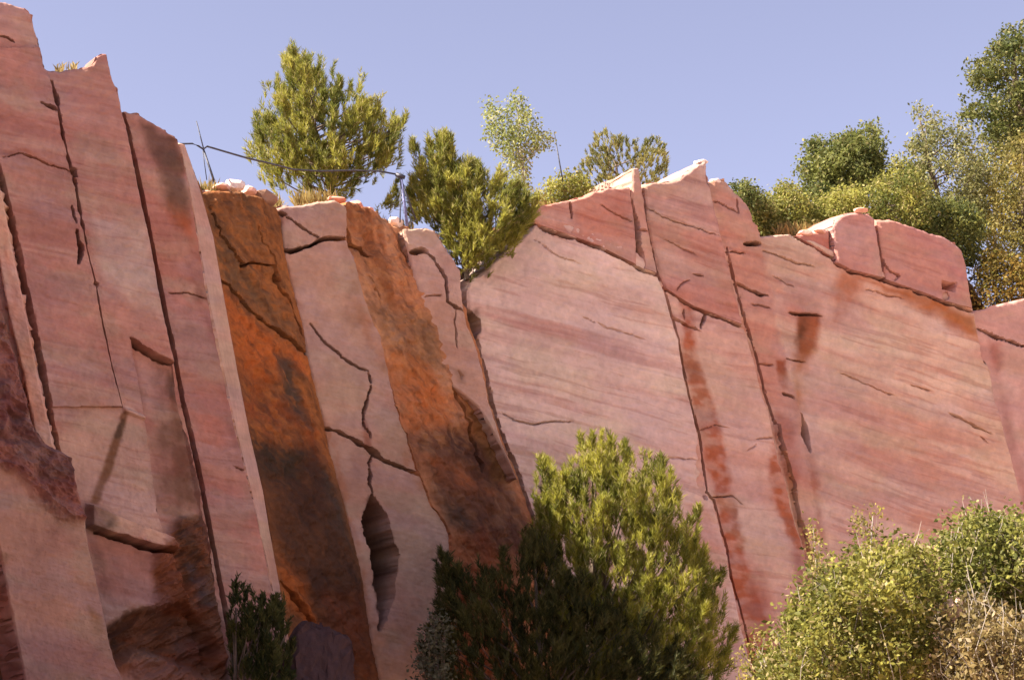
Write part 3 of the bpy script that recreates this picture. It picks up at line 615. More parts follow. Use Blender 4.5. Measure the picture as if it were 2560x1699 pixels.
p.disp += .10 * (1 - sstep(3, 6, seg_dist(p.px, p.py, shift([(1933, 1065), (1949, 1147), (1969, 1208), (1986, 1290), (2002, 1340), (2018, 1408)], 3))[0]))
p.stain(shift([(1945, 1120), (1985, 1280), (2020, 1408), (2012, 1408), (1978, 1285), (1938, 1120)], 6), lin(212, 140, 96), .8, 3, .2)
part(p, 'streaked_face', 'wide banded pink slab with brown seep stains on the right')
# --- blocks above the slanting crack
PK = (PL_K[0] + PL_K[1] * .02, PL_K[1])
p = Panel([(1992, 588), (1998, 592)], [(2076, 572), (2080, 640)], T=[(2020, 582), (2050, 578)], plL=PK, seed=92, thick=1.2, skirt=False, step=2.5)
p.base(lin(190, 112, 96)).strata(lin(206, 148, 134), .3, .04, .6, .45); part(p, 'rim_block', 'small red wedge block at the left end of the slanting crack')
p = Panel([(2082, 562), (2086, 600), (2092, 655)], [(2186, 546), (2199, 620), (2208, 694)], T=[(2088, 545), (2110, 532), (2150, 527), (2170, 534)], B=[(2130, 674)], plL=(PK[0] + PL_K[1] * .04, PK[1]), seed=93, thick=1.2, skirt=False, step=2.5)
p.base(lin(196, 134, 126)).strata(lin(208, 152, 144), .2, .03, .6, .45).lines(lin(170, 104, 96), .25); part(p, 'rim_block', 'rounded mauve pink block between two short cracks')
p = Panel([(2194, 546), (2204, 610), (2210, 650), (2216, 698)], [(2404, 618), (2416, 660), (2432, 770)], T=[(2230, 546), (2262, 556), (2290, 572), (2350, 588), (2392, 606)], B=[(2320, 734), (2360, 750)], plL=(PK[0] + PL_K[1] * .02, PK[1]), seed=94, thick=1.2, skirt=False, step=2.5)
p.base(lin(204, 140, 126)).lines(lin(172, 100, 86), .34, .6, .57).strata(lin(188, 114, 100), .34, .03, .6, .46).strata(lin(208, 150, 136), .34, .03, .5, .5, seed=4).stain([(2250, 550), (2400, 610), (2410, 700), (2330, 640)], lin(182, 118, 122), .7, 26)
p.recess([(2358, 704), (2392, 708), (2390, 724), (2360, 722)], .3, 4); p.crack([(2206, 640), (2230, 680), (2250, 690), (2238, 700)], 3, .1)
p.crack([(2360, 745), (2372, 730)], 6, .2)
part(p, 'rim_block', 'largest rim block, banded pink, right of the short cracks')
# --- L far right
p = Panel([(2400, 790), (2420, 900), (2600, BOT)], [(2760, 700), (2860, BOT)], T=[(2432, 778), (2480, 766), (2560, 746), (2660, 720)], plL=PL_L, seed=95, thick=1.6, step=4)
p.base(lin(208, 152, 142)).strata(lin(188, 120, 112), .3, .03, .6, .45).strata(lin(216, 172, 160), .2, .03, .5, .5, seed=3)
p.crack([(2440, 822), (2500, 848), (2570, 872)], 4, .12); p.stain([(2470, 850), (2502, 862), (2506, 980), (2560, 1160), (2580, 1300), (2520, 1160)], lin(166, 92, 80), .6, 12)
part(p, 'rock_slab', 'pale banded slab at the far right edge')

# --- unseen wall added left of the frame to shade the lower left
Y_, Z_ = np.meshgrid(np.linspace(-14, 23.5, 60), np.linspace(-.4, 10.2, 24)); Z_ = Z_ * (.62 + .38 * sstep(11, 16, Y_)); X_ = -6.9 + .5 * (fbm(Y_ * .5, Z_ * .5, 77) - .5) - .5 * np.floor(Y_ / 3.1 % 2)
n_ = 60; i = (np.arange(23)[:, None] * n_ + np.arange(n_ - 1)[None]).ravel()
V_ = np.stack([X_, Y_, Z_], -1).reshape(-1, 3); Vb = V_[-n_:] + np.array([-6, 0, 0]); k = len(V_) - n_ + np.arange(n_ - 1); kb = len(V_) + np.arange(n_ - 1)
sw = link('shade_wall', build_mesh('shade_wall', np.concatenate([V_, Vb]), [np.stack([i, i + 1, i + n_ + 1, i + n_], -1), np.stack([k, k + 1, kb + 1, kb], -1)], np.tile(lin(196, 140, 126), (len(V_) + n_, 1)), [M_ROCK], smooth=False), face)
sw.matrix_parent_inverse.translation = (0, -22, 0)

# ------------------------------------------------------------------ plateau behind the rim
RIMPX = [(-40, 70, 20.60), (85, 190, 20.80), (265, 260, 21.30), (450, 400, 21.90), (500, 510, 22.50), (620, 505, 23.60), (700, 530, 24.10), (860, 530, 24.60), (960, 570, 25.20), (1060, 600, 25.60), (1150, 690, 25.80), (1200, 690, 26.20), (1330, 560, 26.74), (1480, 505, 27.31), (1600, 490, 28.04), (1700, 480, 28.66), (1770, 480, 29.23), (1850, 530, 29.72), (1910, 605, 30.09), (2000, 605, 30.49), (2090, 580, 30.99), (2200, 570, 31.50), (2400, 640, 32.10), (2440, 790, 32.50), (2560, 760, 32.90)]
rim = np.array([at(x, y, d)[[0, 2, 1]] for x, y, d in RIMPX])
rim = np.concatenate([[(-3000, 9.9, -900), (-40, 9.9, 12), (-14, 9.9, 19.6)], rim, [(14, 10.5, 34), (40, 12, 42), (3000, 30, 300)]])
bk = np.array([0, 1.5, 4, 10, 30, 90, 400, 2500])
V = []
xs = np.concatenate([[-3000, -200], np.linspace(-30, 40, 141), [200, 3000]])
for b in bk:
    z = np.interp(xs, rim[:, 0], rim[:, 1]) * np.exp(-b / 40) + (1 - np.exp(-b / 40)) * 12 + (fbm(xs * .8, xs * 0 + b, 3) - .5) * .3 * (b > 0) + np.clip(b, 0, 12) * .10 * sstep(4, 9, xs)
    V.append(np.stack([xs, np.interp(xs, rim[:, 0], rim[:, 2]) + b, z], -1))
V = np.concatenate(V); n = len(xs)
i = (np.arange(len(bk) - 1)[:, None] * n + np.arange(n - 1)[None]).ravel()
plateau = link('plateau', build_mesh('plateau', V, [np.stack([i, i + 1, i + n + 1, i + n], -1)], None, [M_SOIL])); tag(plateau, kind='structure')
def plateau_z(x, y):
    b = max(0., y - np.interp(x, rim[:, 0], rim[:, 2])); z = np.interp(x, rim[:, 0], rim[:, 1])
    return float(z * math.exp(-b / 40) + (1 - math.exp(-b / 40)) * 12 + min(b, 12) * .10 * float(sstep(4, 9, np.array(x))))

# ------------------------------------------------------------------ vegetation
def tube(verts, faces, pts, r0, r1, k=6):
    pts = [np.asarray(p, float) for p in pts]; n = len(pts); base = len(verts)
    for i, p in enumerate(pts):
        d = pts[min(i + 1, n - 1)] - pts[max(i - 1, 0)]; d = d / (np.linalg.norm(d) + 1e-9)
        a = np.cross(d, [0.3, 0.9, 0.2]); a /= np.linalg.norm(a) + 1e-9; b = np.cross(d, a)
        r = r0 + (r1 - r0) * i / (n - 1)
        for j in range(k):
            t = 2 * math.pi * j / k; verts.append(p + r * (a * math.cos(t) + b * math.sin(t)))
    for i in range(n - 1):
        for j in range(k):
            faces.append((base + i * k + j, base + i * k + (j + 1) % k, base + (i + 1) * k + (j + 1) % k, base + (i + 1) * k + j))
def unit(v): return v / (np.linalg.norm(v, axis=-1, keepdims=True) + 1e-9)

def plant(name, label, cat, outline, depth, thick, base, style, tufts, per, size, cols, seed, gap=.42, trunk_r=.05, group=None, limbs=26, bark=None, gapscale=.016, spread=.09, up=.7, wid=None, edge_bias=.5, root=None, twigs=0, clusters=0, crad=.2, stray=.12, edge=.75, sparse=None):
    rg = np.random.default_rng(seed); out = [tuple(p) for p in outline]; P = np.array(out, float)
    lo, hi = P.min(0), P.max(0); pts = []
    n = 0
    while n < tufts:
        c = rg.uniform(lo, hi, (tufts * 3, 2)); x, y = c[:, 0], c[:, 1]
        sd = poly_sd(x + 14 * (fbm(x * .04, y * .04, seed) - .5), y + 14 * (fbm(x * .04, y * .04, seed + 4) - .5), out)
        g = fbm(x * gapscale, y * gapscale, seed + 8, 3)
        if sparse: g = g - .16 * inside(x, y, sparse)
        k = (sd > 2) & (g + .22 * rg.random(len(x)) > gap); pts.append(np.stack([x, y, sd], -1)[k]); n += k.sum()
    q = np.concatenate(pts)[:tufts]
    dm = np.percentile(q[:, 2], 92); f = np.clip(q[:, 2] / dm, 0, 1)
    hh = thick * np.sqrt(np.clip(1 - (1 - f) ** 2, 0, 1))
    u = rg.uniform(-1, 1, tufts); u = np.sign(u) * np.abs(u) ** edge_bias
    dep = depth + hh * u
    pos = at(q[:, 0], q[:, 1], dep)
    if clusters:                               # gather the tufts into clumps on a rough shell
        cr = crad * FOC / depth
        ok = np.where(q[:, 2] > min(cr * edge, np.percentile(q[:, 2], 55)))[0]; ci = []
        for k in rg.permutation(ok):
            if all(np.linalg.norm(pos[k] - pos[j]) > crad * .95 for j in ci): ci.append(k)
            if len(ci) >= clusters: break
        ci = np.array(ci); a = rg.integers(0, len(ci), tufts); cs = rg.uniform(.65, 1.25, len(ci))
        d = unit(rg.normal(0, 1, (tufts, 3)) + np.array([0, 0, .25])) * (rg.random(tufts) ** .45)[:, None]
        if style == 'pine':                    # plumes: long upright shoots that taper to a tip
            c0 = pos[ci].mean(0); ax = unit(unit(pos[ci] - c0) * np.array([.55, .55, .15]) + np.array([0, 0, 1.]) + rg.normal(0, .12, (len(ci), 3)))
            h = rg.random(tufts) ** .8; lat = rg.normal(0, 1, (tufts, 3)) * (.42 * crad * (1.05 - h))[:, None]
            new = pos[ci[a]] + lat + ax[a] * ((h - .45) * 2.6 * crad * cs[a])[:, None]
        else:
            new = pos[ci[a]] + d * (crad * cs[a])[:, None] * np.array([1, 1, .85])
        keep = rg.random(tufts) < stray; new[keep] = pos[keep]; pos = new
        r_ = pos - CAM; yc = r_[:, 1] * CP + r_[:, 2] * SP
        q = np.stack([W / 2 + FOC * r_[:, 0] / yc, H / 2 - FOC * (r_[:, 2] * CP - r_[:, 1] * SP) / yc, q[:, 2]], -1)
    bx, by = base; B = at(bx, by, depth)
    if root is not None: B = np.array([B[0], B[1], root])
    cen = at(*P.mean(0), depth); top = pos[np.argmax(pos[:, 2])]
    outv = unit(pos - (cen * .6 + B * .4))
    o = empty(name, tuple(B))
    tag(o, label, cat, group)
    # crown
    C0, C1, C2 = [np.array(c) for c in cols]
    T = np.repeat(np.arange(tufts), per); N = len(T)
    tv = fbm(q[:, 0] * .03, q[:, 1] * .03, seed + 21, 3)         # clump-wise hue
    tvar = np.clip((tv - .3) / .4 + rg.normal(0, .22, tufts), 0, 1)
    cc = C0 + (C1 - C0) * tvar[:, None]
    lc = cc[T] * 1.2 * rg.uniform(.7, 1.3, (N, 1)); spec = rg.random(N) < .12; lc[spec] = C2 * rg.uniform(.8, 1.2, (spec.sum(), 1))
    if style == 'pine':
        sh = unit(outv * .6 + np.array([0, 0, up]) + rg.normal(0, .28, (tufts, 3)))
        ln = size * rg.uniform(.8, 1.6, tufts)
        a = rg.random(N)
        st = pos[T] + sh[T] * (a * ln[T])[:, None]
        rad = unit(np.cross(sh[T], rg.normal(0, 1, (N, 3))))
        dr = unit(sh[T] * rg.uniform(.6, 1.3, (N, 1)) + rad * .62)
        L = size * rg.uniform(.55, 1.0, N); w = (wid or .0065)
        sd = unit(np.cross(dr, rg.normal(0, 1, (N, 3)))) * w
        V = np.stack([st - sd, st + sd, st + dr * L[:, None] * .6 + sd * .8, st + dr * L[:, None]], 1)
        Cv = np.stack([lc * .9, lc * .9, lc, lc * 1.05], 1)
        F = np.arange(N * 4).reshape(N, 4)
    else:
        off = rg.normal(0, 1, (N, 3)) * spread; c = pos[T] + off
        nrm = unit(rg.normal(0, 1, (N, 3)) + np.array([-.1, -.1, .55])); a = unit(np.cross(nrm, rg.normal(0, 1, (N, 3)))); b = np.cross(nrm, a)
        sz = size * rg.uniform(.6, 1.35, (N, 1)); ar = (wid or .55)
        V = np.stack([c - a * sz, c + b * sz * ar - a * sz * .1, c + a * sz + nrm * sz * .15, c - b * sz * ar - a * sz * .1], 1)
        Cv = np.stack([lc * .95, lc, lc * 1.05, lc], 1); F = np.arange(N * 4).reshape(N, 4)
    me = build_mesh('crown', V.reshape(-1, 3) - B, [F], Cv.reshape(-1, 3), [M_LEAF], smooth=False)
    link('crown', me, o)
    # trunk with limbs
    tv_, tf_ = [], []
    tp = [B, B * .65 + top * .35 + rg.normal(0, .04, 3), B * .3 + top * .7 + rg.normal(0, .05, 3), B * .06 + top * .94]
    tube(tv_, tf_, tp, trunk_r, trunk_r * .25, 7)
    for k in rg.choice(tufts, min(limbs, tufts), replace=False):
        e = pos[k]; h = np.clip((e[2] - B[2]) / max(top[2] - B[2], .1) * .75, .04, .9)
        s0 = B * (1 - h) + top * h if h > .33 else B * (1 - h) + top * h
        m = s0 * .5 + e * .5 + np.array([0, 0, -.06]) + rg.normal(0, .04, 3)
        tube(tv_, tf_, [s0, m, e], trunk_r * .32, trunk_r * .08, 4)
    if twigs:
        far = np.argsort(-(outv @ np.array([-.2, -.6, .8])) + rg.normal(0, .35, tufts))[:twigs * 2]
        for k in rg.choice(far, twigs, replace=False):
            d = unit(outv[k] * .6 + np.array([0, 0, .8]) + rg.normal(0, .45, 3)); L = rg.uniform(.12, .34)
            e = pos[k] + d * L; m = pos[k] + d * L * .5 + rg.normal(0, .02, 3); tube(tv_, tf_, [pos[k] - d * .2, m, e], .0045, .0015, 3)
            if rg.random() < .6: tube(tv_, tf_, [m, m + unit(d + rg.normal(0, .7, 3)) * L * .5], .003, .001, 3)
    tm = build_mesh('trunk', np.array(tv_) - B, [np.array(tf_)], None, [bark or M_BARK]); link('trunk', tm, o)
    return o

# needle / leaf colours
PN0, PN1, PN2 = (.10, .115, .02), (.28, .27, .045), (.42, .36, .16)
DK0, DK1, DK2 = (.065, .08, .022), (.16, .17, .045), (.28, .26, .10)
YG0, YG1, YG2 = (.13, .135, .028), (.27, .255, .055), (.40, .34, .13)
GG0, GG1, GG2 = (.12, .125, .045), (.25, .24, .09), (.40, .36, .19)
PL0, PL1, PL2 = (.17, .19, .055), (.30, .31, .11), (.46, .44, .26)

plant('pine_tree', 'young pine with feathery yellow green crown standing on the rim behind the cable', 'tree',
      [(726, 105), (744, 135), (775, 128), (805, 152), (832, 172), (850, 215), (868, 240), (884, 215), (900, 190), (916, 225), (925, 262), (955, 262), (985, 290), (1003, 335), (1006, 375), (992, 425), (1000, 480), (990, 545), (900, 512), (830, 495), (760, 505), (690, 495), (640, 440), (618, 400), (640, 345), (642, 310), (656, 265), (658, 215), (692, 210), (702, 165), (716, 150)],
      25.2, .95, (850, 560), 'pine', 2600, 26, .115, ((.12, .135, .025), (.32, .30, .055), PN2), 3, gap=.40, clusters=110, crad=.15, stray=.22, edge=.4, wid=.0055, sparse=[(850, 330), (1010, 330), (1010, 560), (900, 540)], trunk_r=.06, limbs=90, up=1.25)
plant('pine_shrub', 'bushy young pine filling the notch above the long joint', 'shrub',
      [(1036, 368), (1058, 405), (1086, 368), (1112, 343), (1126, 362), (1150, 412), (1190, 432), (1222, 448), (1252, 472), (1292, 482), (1320, 505), (1332, 545), (1310, 592), (1280, 622), (1240, 652), (1212, 680), (1166, 684), (1130, 640), (1100, 590), (1060, 566), (1026, 572), (1032, 500), (1036, 430)],
      25.1, .6, (1168, 700), 'pine', 2600, 26, .115, ((.14, .15, .028), (.34, .32, .06), PN2), 4, gap=.2, clusters=90, crad=.15, stray=.3, edge=.2, wid=.0055, trunk_r=.04, limbs=40, up=1.1)
plant('poplar_sapling', 'slender pale leaved sapling rising behind the notch', 'tree',
      [(1216, 245), (1240, 252), (1262, 275), (1284, 226), (1312, 230), (1326, 280), (1345, 300), (1350, 330), (1384, 335), (1376, 372), (1342, 378), (1326, 402), (1328, 485), (1288, 485), (1270, 425), (1240, 380), (1214, 345), (1212, 290)],
      26.4, .4, (1322, 560), 'leaf', 520, 8, .027, (PL0, PL1, PL2), 5, gap=.36, trunk_r=.025, limbs=30, bark=M_PALEBARK, spread=.055)
plant('rim_shrub', 'low yellow green shrub behind the wedge block beside the thin pole', 'shrub',
      [(1338, 520), (1358, 468), (1400, 446), (1432, 430), (1464, 440), (1480, 490), (1420, 520)],
      27.6, .5, (1400, 530), 'leaf', 260, 12, .03, (YG0, YG1, YG2), 6, gap=.25, spread=.07, trunk_r=.03)
plant('rim_shrub', 'olive brown twiggy shrub above the wedge block and pillar', 'shrub',
      [(1462, 400), (1490, 342), (1520, 332), (1556, 352), (1600, 368), (1640, 344), (1662, 372), (1670, 420), (1666, 470), (1600, 480), (1560, 480), (1480, 490), (1440, 480)],
      28.9, .7, (1560, 500), 'pine', 520, 24, .085, ((.12, .125, .035), (.26, .235, .07), (.38, .31, .14)), 7, gap=.33, trunk_r=.04, up=1.0)
plant('rim_bush', 'small dark green bush just right of the pale peak', 'shrub',
      [(1828, 470), (1845, 452), (1870, 458), (1896, 478), (1906, 502), (1890, 525), (1850, 520)],
      29.9, .4, (1870, 560), 'leaf', 160, 12, .03, (DK0, DK1, DK2), 8, gap=.25, spread=.06, trunk_r=.03)
plant('broadleaf_tree', 'dark green round headed tree behind the right part of the rim', 'tree',
      [(1985, 520), (2000, 430), (2008, 380), (2012, 358), (2040, 345), (2075, 352), (2100, 355), (2120, 330), (2160, 322), (2186, 308), (2202, 340), (2212, 380), (2208, 425), (2200, 470), (2060, 540)],
      34.6, 1.0, (2110, 560), 'leaf', 1100, 14, .042, (DK0, DK1, DK2), 9, gap=.26, clusters=70, crad=.26, stray=.25, edge=.4, spread=.07, trunk_r=.07)
for i, (lab, ol, dp, bs, sd, cs) in enumerate([
    ('loose yellow green bush at the left end of the right hand thicket', [(1895, 600), (1915, 540), (1932, 482), (1960, 458), (1995, 480), (2020, 520), (2030, 600)], 31.2, (1960, 620), 10, (YG0, YG1, YG2)),
    ('yellow bush below the round headed tree', [(1985, 600), (2010, 535), (2060, 500), (2120, 470), (2160, 490), (2150, 560), (2090, 600)], 31.9, (2070, 620), 11, (YG0, YG1, YG2)),
    ('broad yellow green bush over the rounded rim block', [(2120, 580), (2130, 500), (2170, 455), (2220, 430), (2280, 420), (2320, 470), (2330, 580), (2240, 600)], 32.5, (2220, 620), 12, ((.08, .095, .02), YG1, YG2)),
    ('shady green bush over the largest rim block', [(2270, 600), (2300, 530), (2350, 500), (2420, 510), (2460, 560), (2450, 660), (2420, 680), (2330, 620)], 33.0, (2370, 680), 13, (DK0, (.12, .125, .03), YG1))]):
    plant('thicket_bush', lab, 'bush', ol, dp, .7, bs, 'leaf', 620, 14, .032, cs, sd, gap=.24, clusters=50, crad=.22, stray=.4, edge=.35, spread=.07, trunk_r=.04, group='bushes of the thicket on the rim')
for lab, ol, dp, bs, sd, cs in [
    ('pale green bush filling the gap between the round headed tree and the wispy tree', [(2180, 600), (2190, 450), (2230, 400), (2290, 400), (2330, 440), (2340, 600)], 36.0, (2260, 640), 24, ((.12, .13, .03), (.26, .25, .06), YG2)),
    ('light green bush behind the wispy tree below the tall one', [(2380, 640), (2400, 420), (2440, 340), (2500, 310), (2560, 330), (2600, 420), (2600, 640)], 38.0, (2490, 680), 25, ((.10, .11, .03), (.24, .23, .06), YG2)),
    ('low green growth between the pale peak and the thicket', [(1850, 590), (1870, 530), (1900, 500), (1940, 520), (1960, 600)], 31.0, (1905, 620), 26, ((.10, .11, .03), (.24, .23, .06), YG2))]:
    plant('thicket_bush', lab, 'bush', ol, dp, .8, bs, 'leaf', 700, 14, .036, cs, sd, gap=.2, clusters=60, crad=.25, stray=.4, edge=.3, spread=.08, trunk_r=.05, group='bushes of the thicket on the rim')
plant('olive_tree', 'grey green wispy tree between the thicket and the tall tree at the edge', 'tree',
      [(2272, 335), (2276, 290), (2296, 264), (2330, 276), (2345, 302), (2370, 285), (2402, 310), (2440, 332), (2470, 380), (2480, 440), (2470, 540), (2440, 600), (2400, 600), (2300, 560), (2262, 500), (2272, 420)],
      34.4, 1.0, (2380, 640), 'leaf', 900, 12, .036, (GG0, GG1, GG2), 14, gap=.36, clusters=70, crad=.22, stray=.45, edge=.4, spread=.07, trunk_r=.06, gapscale=.022)
plant('tall_tree', 'tall dense dark tree cut by the right edge of the picture', 'tree',
      [(2490, 92), (2520, 64), (2548, 78), (2580, 60), (2680, 90), (2700, 260), (2680, 400), (2560, 400), (2480, 350), (2440, 322), (2402, 292), (2386, 256), (2420, 222), (2418, 150), (2450, 140), (2472, 150)],
      37.5, 1.6, (2560, 600), 'leaf', 1500, 14, .045, (DK0, (.095, .10, .025), DK2), 15, gap=.28, clusters=90, crad=.32, stray=.25, edge=.35, spread=.08, trunk_r=.12)
plant('thicket_bush', 'tall ochre bush at the right edge under the tall tree', 'bush',
      [(2460, 560), (2470, 440), (2500, 370), (2560, 330), (2640, 340), (2680, 450), (2680, 680), (2560, 720), (2480, 680)],
      34, .9, (2560, 740), 'leaf', 900, 14, .036, ((.13, .12, .03), (.24, .19, .05), YG2), 16, gap=.24, spread=.10, trunk_r=.05, group='bushes of the thicket on the rim')
plant('thicket_bush', 'small orange yellow bush right of the largest rim block', 'bush',
      [(2426, 740), (2440, 650), (2470, 620), (2520, 640), (2580, 650), (2640, 680), (2640, 760), (2520, 770), (2440, 790)],
      32.6, .5, (2500, 790), 'leaf', 520, 14, .032, ((.12, .09, .02), (.27, .18, .04), YG1), 17, gap=.22, spread=.08, trunk_r=.03, group='bushes of the thicket on the rim')
# foot of the wall
plant('pine_tree', 'sunlit young pine at the foot of the big pale slab', 'tree',
      [(1420, 1170), (1440, 1130), (1460, 1105), (1486, 1105), (1510, 1125), (1560, 1125), (1620, 1140), (1660, 1165), (1660, 1222), (1690, 1196), (1706, 1240), (1702, 1300), (1738, 1312), (1768, 1320), (1756, 1390), (1782, 1450), (1812, 1520), (1826, 1620), (1790, 1760), (1420, 1760), (1370, 1560), (1340, 1400), (1330, 1300), (1340, 1195), (1372, 1170), (1400, 1185)],
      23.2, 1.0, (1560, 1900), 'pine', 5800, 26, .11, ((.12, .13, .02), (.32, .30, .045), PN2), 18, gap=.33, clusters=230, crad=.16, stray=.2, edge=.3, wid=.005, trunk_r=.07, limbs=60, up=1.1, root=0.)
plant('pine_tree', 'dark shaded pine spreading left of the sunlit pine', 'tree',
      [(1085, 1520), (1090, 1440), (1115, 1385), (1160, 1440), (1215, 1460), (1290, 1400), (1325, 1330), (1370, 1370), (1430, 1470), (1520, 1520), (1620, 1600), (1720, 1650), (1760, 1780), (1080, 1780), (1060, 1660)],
      22.3, .7, (1380, 1950), 'pine', 3600, 24, .10, ((.03, .035, .008), (.08, .075, .018), (.14, .12, .04)), 19, gap=.28, clusters=150, crad=.18, stray=.3, wid=.005, edge=.3, trunk_r=.06, limbs=40, up=.7, root=0.)  # needle colours darkened as well, to deepen the shade on this pine
plant('grey_shrub', 'grey leaved shrub at the lower left of the shaded pine', 'shrub',
      [(1035, 1700), (1045, 1640), (1062, 1560), (1090, 1520), (1125, 1560), (1130, 1640), (1120, 1780), (1030, 1780)],
      21.6, .4, (1080, 1950), 'leaf', 150, 10, .03, ((.06, .06, .03), (.12, .115, .065), (.2, .18, .12)), 20, gap=.36, spread=.07, trunk_r=.03, root=0.)
plant('dark_bush', 'dark green bush in the shade at the foot of the narrow slab', 'bush',
      [(566, 1500), (590, 1475), (620, 1478), (650, 1500), (690, 1520), (716, 1560), (726, 1640), (730, 1780), (590, 1780), (575, 1640)],
      19.6, .5, (650, 1950), 'pine', 700, 28, .08, ((.03, .04, .01), (.08, .08, .02), (.14, .12, .04)), 22, gap=.25, clusters=40, crad=.13, stray=.25, edge=.3, trunk_r=.04, up=1.1, root=0.)
for i, (lab, ol, dp, th, bs, sd, cs, n) in enumerate([
    ('broad sunlit bush with small leaves at the lower right', [(1850, 1780), (1885, 1640), (1930, 1570), (1985, 1500), (2010, 1435), (2060, 1395), (2120, 1372), (2180, 1368), (2225, 1345), (2300, 1368), (2345, 1400), (2370, 1480), (2370, 1600), (2330, 1780)], 15.2, 1.1, (2120, 1980), 30, ((.10, .105, .02), (.245, .225, .045), (.42, .35, .16)), 2300),
    ('taller sunlit bush at the right edge above the dry one', [(2330, 1460), (2350, 1350), (2372, 1290), (2425, 1272), (2480, 1284), (2530, 1278), (2580, 1292), (2680, 1280), (2700, 1500), (2560, 1560), (2440, 1520)], 15.9, 1.0, (2500, 1980), 31, ((.09, .10, .02), (.22, .21, .045), (.40, .35, .16)), 1300),
    ('half dry brown bush with bare twigs at the lower right corner', [(2300, 1780), (2320, 1620), (2350, 1520), (2400, 1480), (2480, 1500), (2560, 1540), (2680, 1520), (2700, 1780)], 14.9, .9, (2480, 1980), 32, ((.13, .10, .035), (.27, .20, .08), (.42, .33, .2)), 1300)]):
    plant('foreground_bush', lab, 'bush', ol, dp, th, bs, bark=M_PALEBARK, twigs=130 if sd == 32 else 45, style='leaf', tufts=n, per=13, size=.025, cols=cs, seed=sd, clusters=int(n / 14), crad=.17, stray=.25, gap=.36 if sd != 32 else .42, spread=.06, trunk_r=.045, limbs=120, root=0., group='bushes in the sunlit foreground', gapscale=.03)

for lab, ol, bs, sd in [
    ('thin leafy shoots rising from the top of the broad bush', [(2122, 1280), (2150, 1258), (2165, 1300), (2180, 1262), (2216, 1272), (2200, 1330), (2180, 1400), (2150, 1400)], (2165, 1560), 40),
    ('sparse reddish shoots at the left shoulder of the broad bush', [(2012, 1330), (2030, 1290), (2052, 1330), (2062, 1400), (2080, 1450), (2030, 1450)], (2070, 1600), 41),
    ('sparse small leaved sprig at the left foot of the broad bush', [(1840, 1640), (1870, 1580), (1905, 1560), (1925, 1600), (1905, 1700), (1860, 1760)], (1930, 1900), 42)]:
    plant('leafy_shoots', lab, 'shrub', ol, 15.3, .25, bs, 'leaf', 90, 4, .018, ((.16, .14, .03), (.30, .24, .06), (.4, .3, .12)), sd, gap=.2, spread=.03, trunk_r=.010, limbs=14, group='thin shoots by the broad bush', bark=M_PALEBARK)

# ------------------------------------------------------------------ stones
def stone(name, label, cat, px, py, depth, w, h, c, seed, group=None, mat=None, sub=3, tall=None):
    import bmesh
    bm = bmesh.new(); bmesh.ops.create_icosphere(bm, subdivisions=sub, radius=1.0)
    rg = random.Random(seed); k = depth / FOC
    planes = [(Vector((rg.gauss(0, 1), rg.gauss(0, 1), rg.gauss(0, 1))).normalized(), rg.uniform(.45, .85)) for _ in range(12)]
    for v in bm.verts:
        p = v.co.copy()
        for n, d in planes:
            e = p.dot(n) - d
            if e > 0: p -= n * e * .9
        v.co = p
    co = np.array([v.co[:] for v in bm.verts]); ext = (co.max(0) - co.min(0)) / 2; co = (co - (co.max(0) + co.min(0)) / 2) / ext
    co = co * np.array([w * k / 2, (w + h) * k / 3.2, h * k / 2])
    co += .04 * min(w, h) * k * (np.array([[rg.random() for _ in range(3)] for _ in co]) - .5)
    if sub >= 4:
        q_ = co / (min(w, h) * k); rr = fbm(q_[:, 0] * 3 + q_[:, 1] * 2, q_[:, 2] * 3 + q_[:, 1] * 2, seed, 5) - .5
        co *= (1 + .2 * rr)[:, None]
    F = np.array([[v.index for v in f.verts] for f in bm.faces]); bm.free()
    cl = np.tile(c, (len(co), 1)) * (.85 + .3 * np.array([rg.random() for _ in co]))[:, None]
    me = build_mesh(name, co, [F], cl, [mat or M_ROCK], smooth=False); o = link(name, me)
    o.location = at(px, py, depth); return tag(o, label, cat, group)
CAP = lin(226, 178, 158); PK_ = lin(214, 150, 128); WHT = lin(232, 214, 204)
G1 = 'loose stones along the rim'
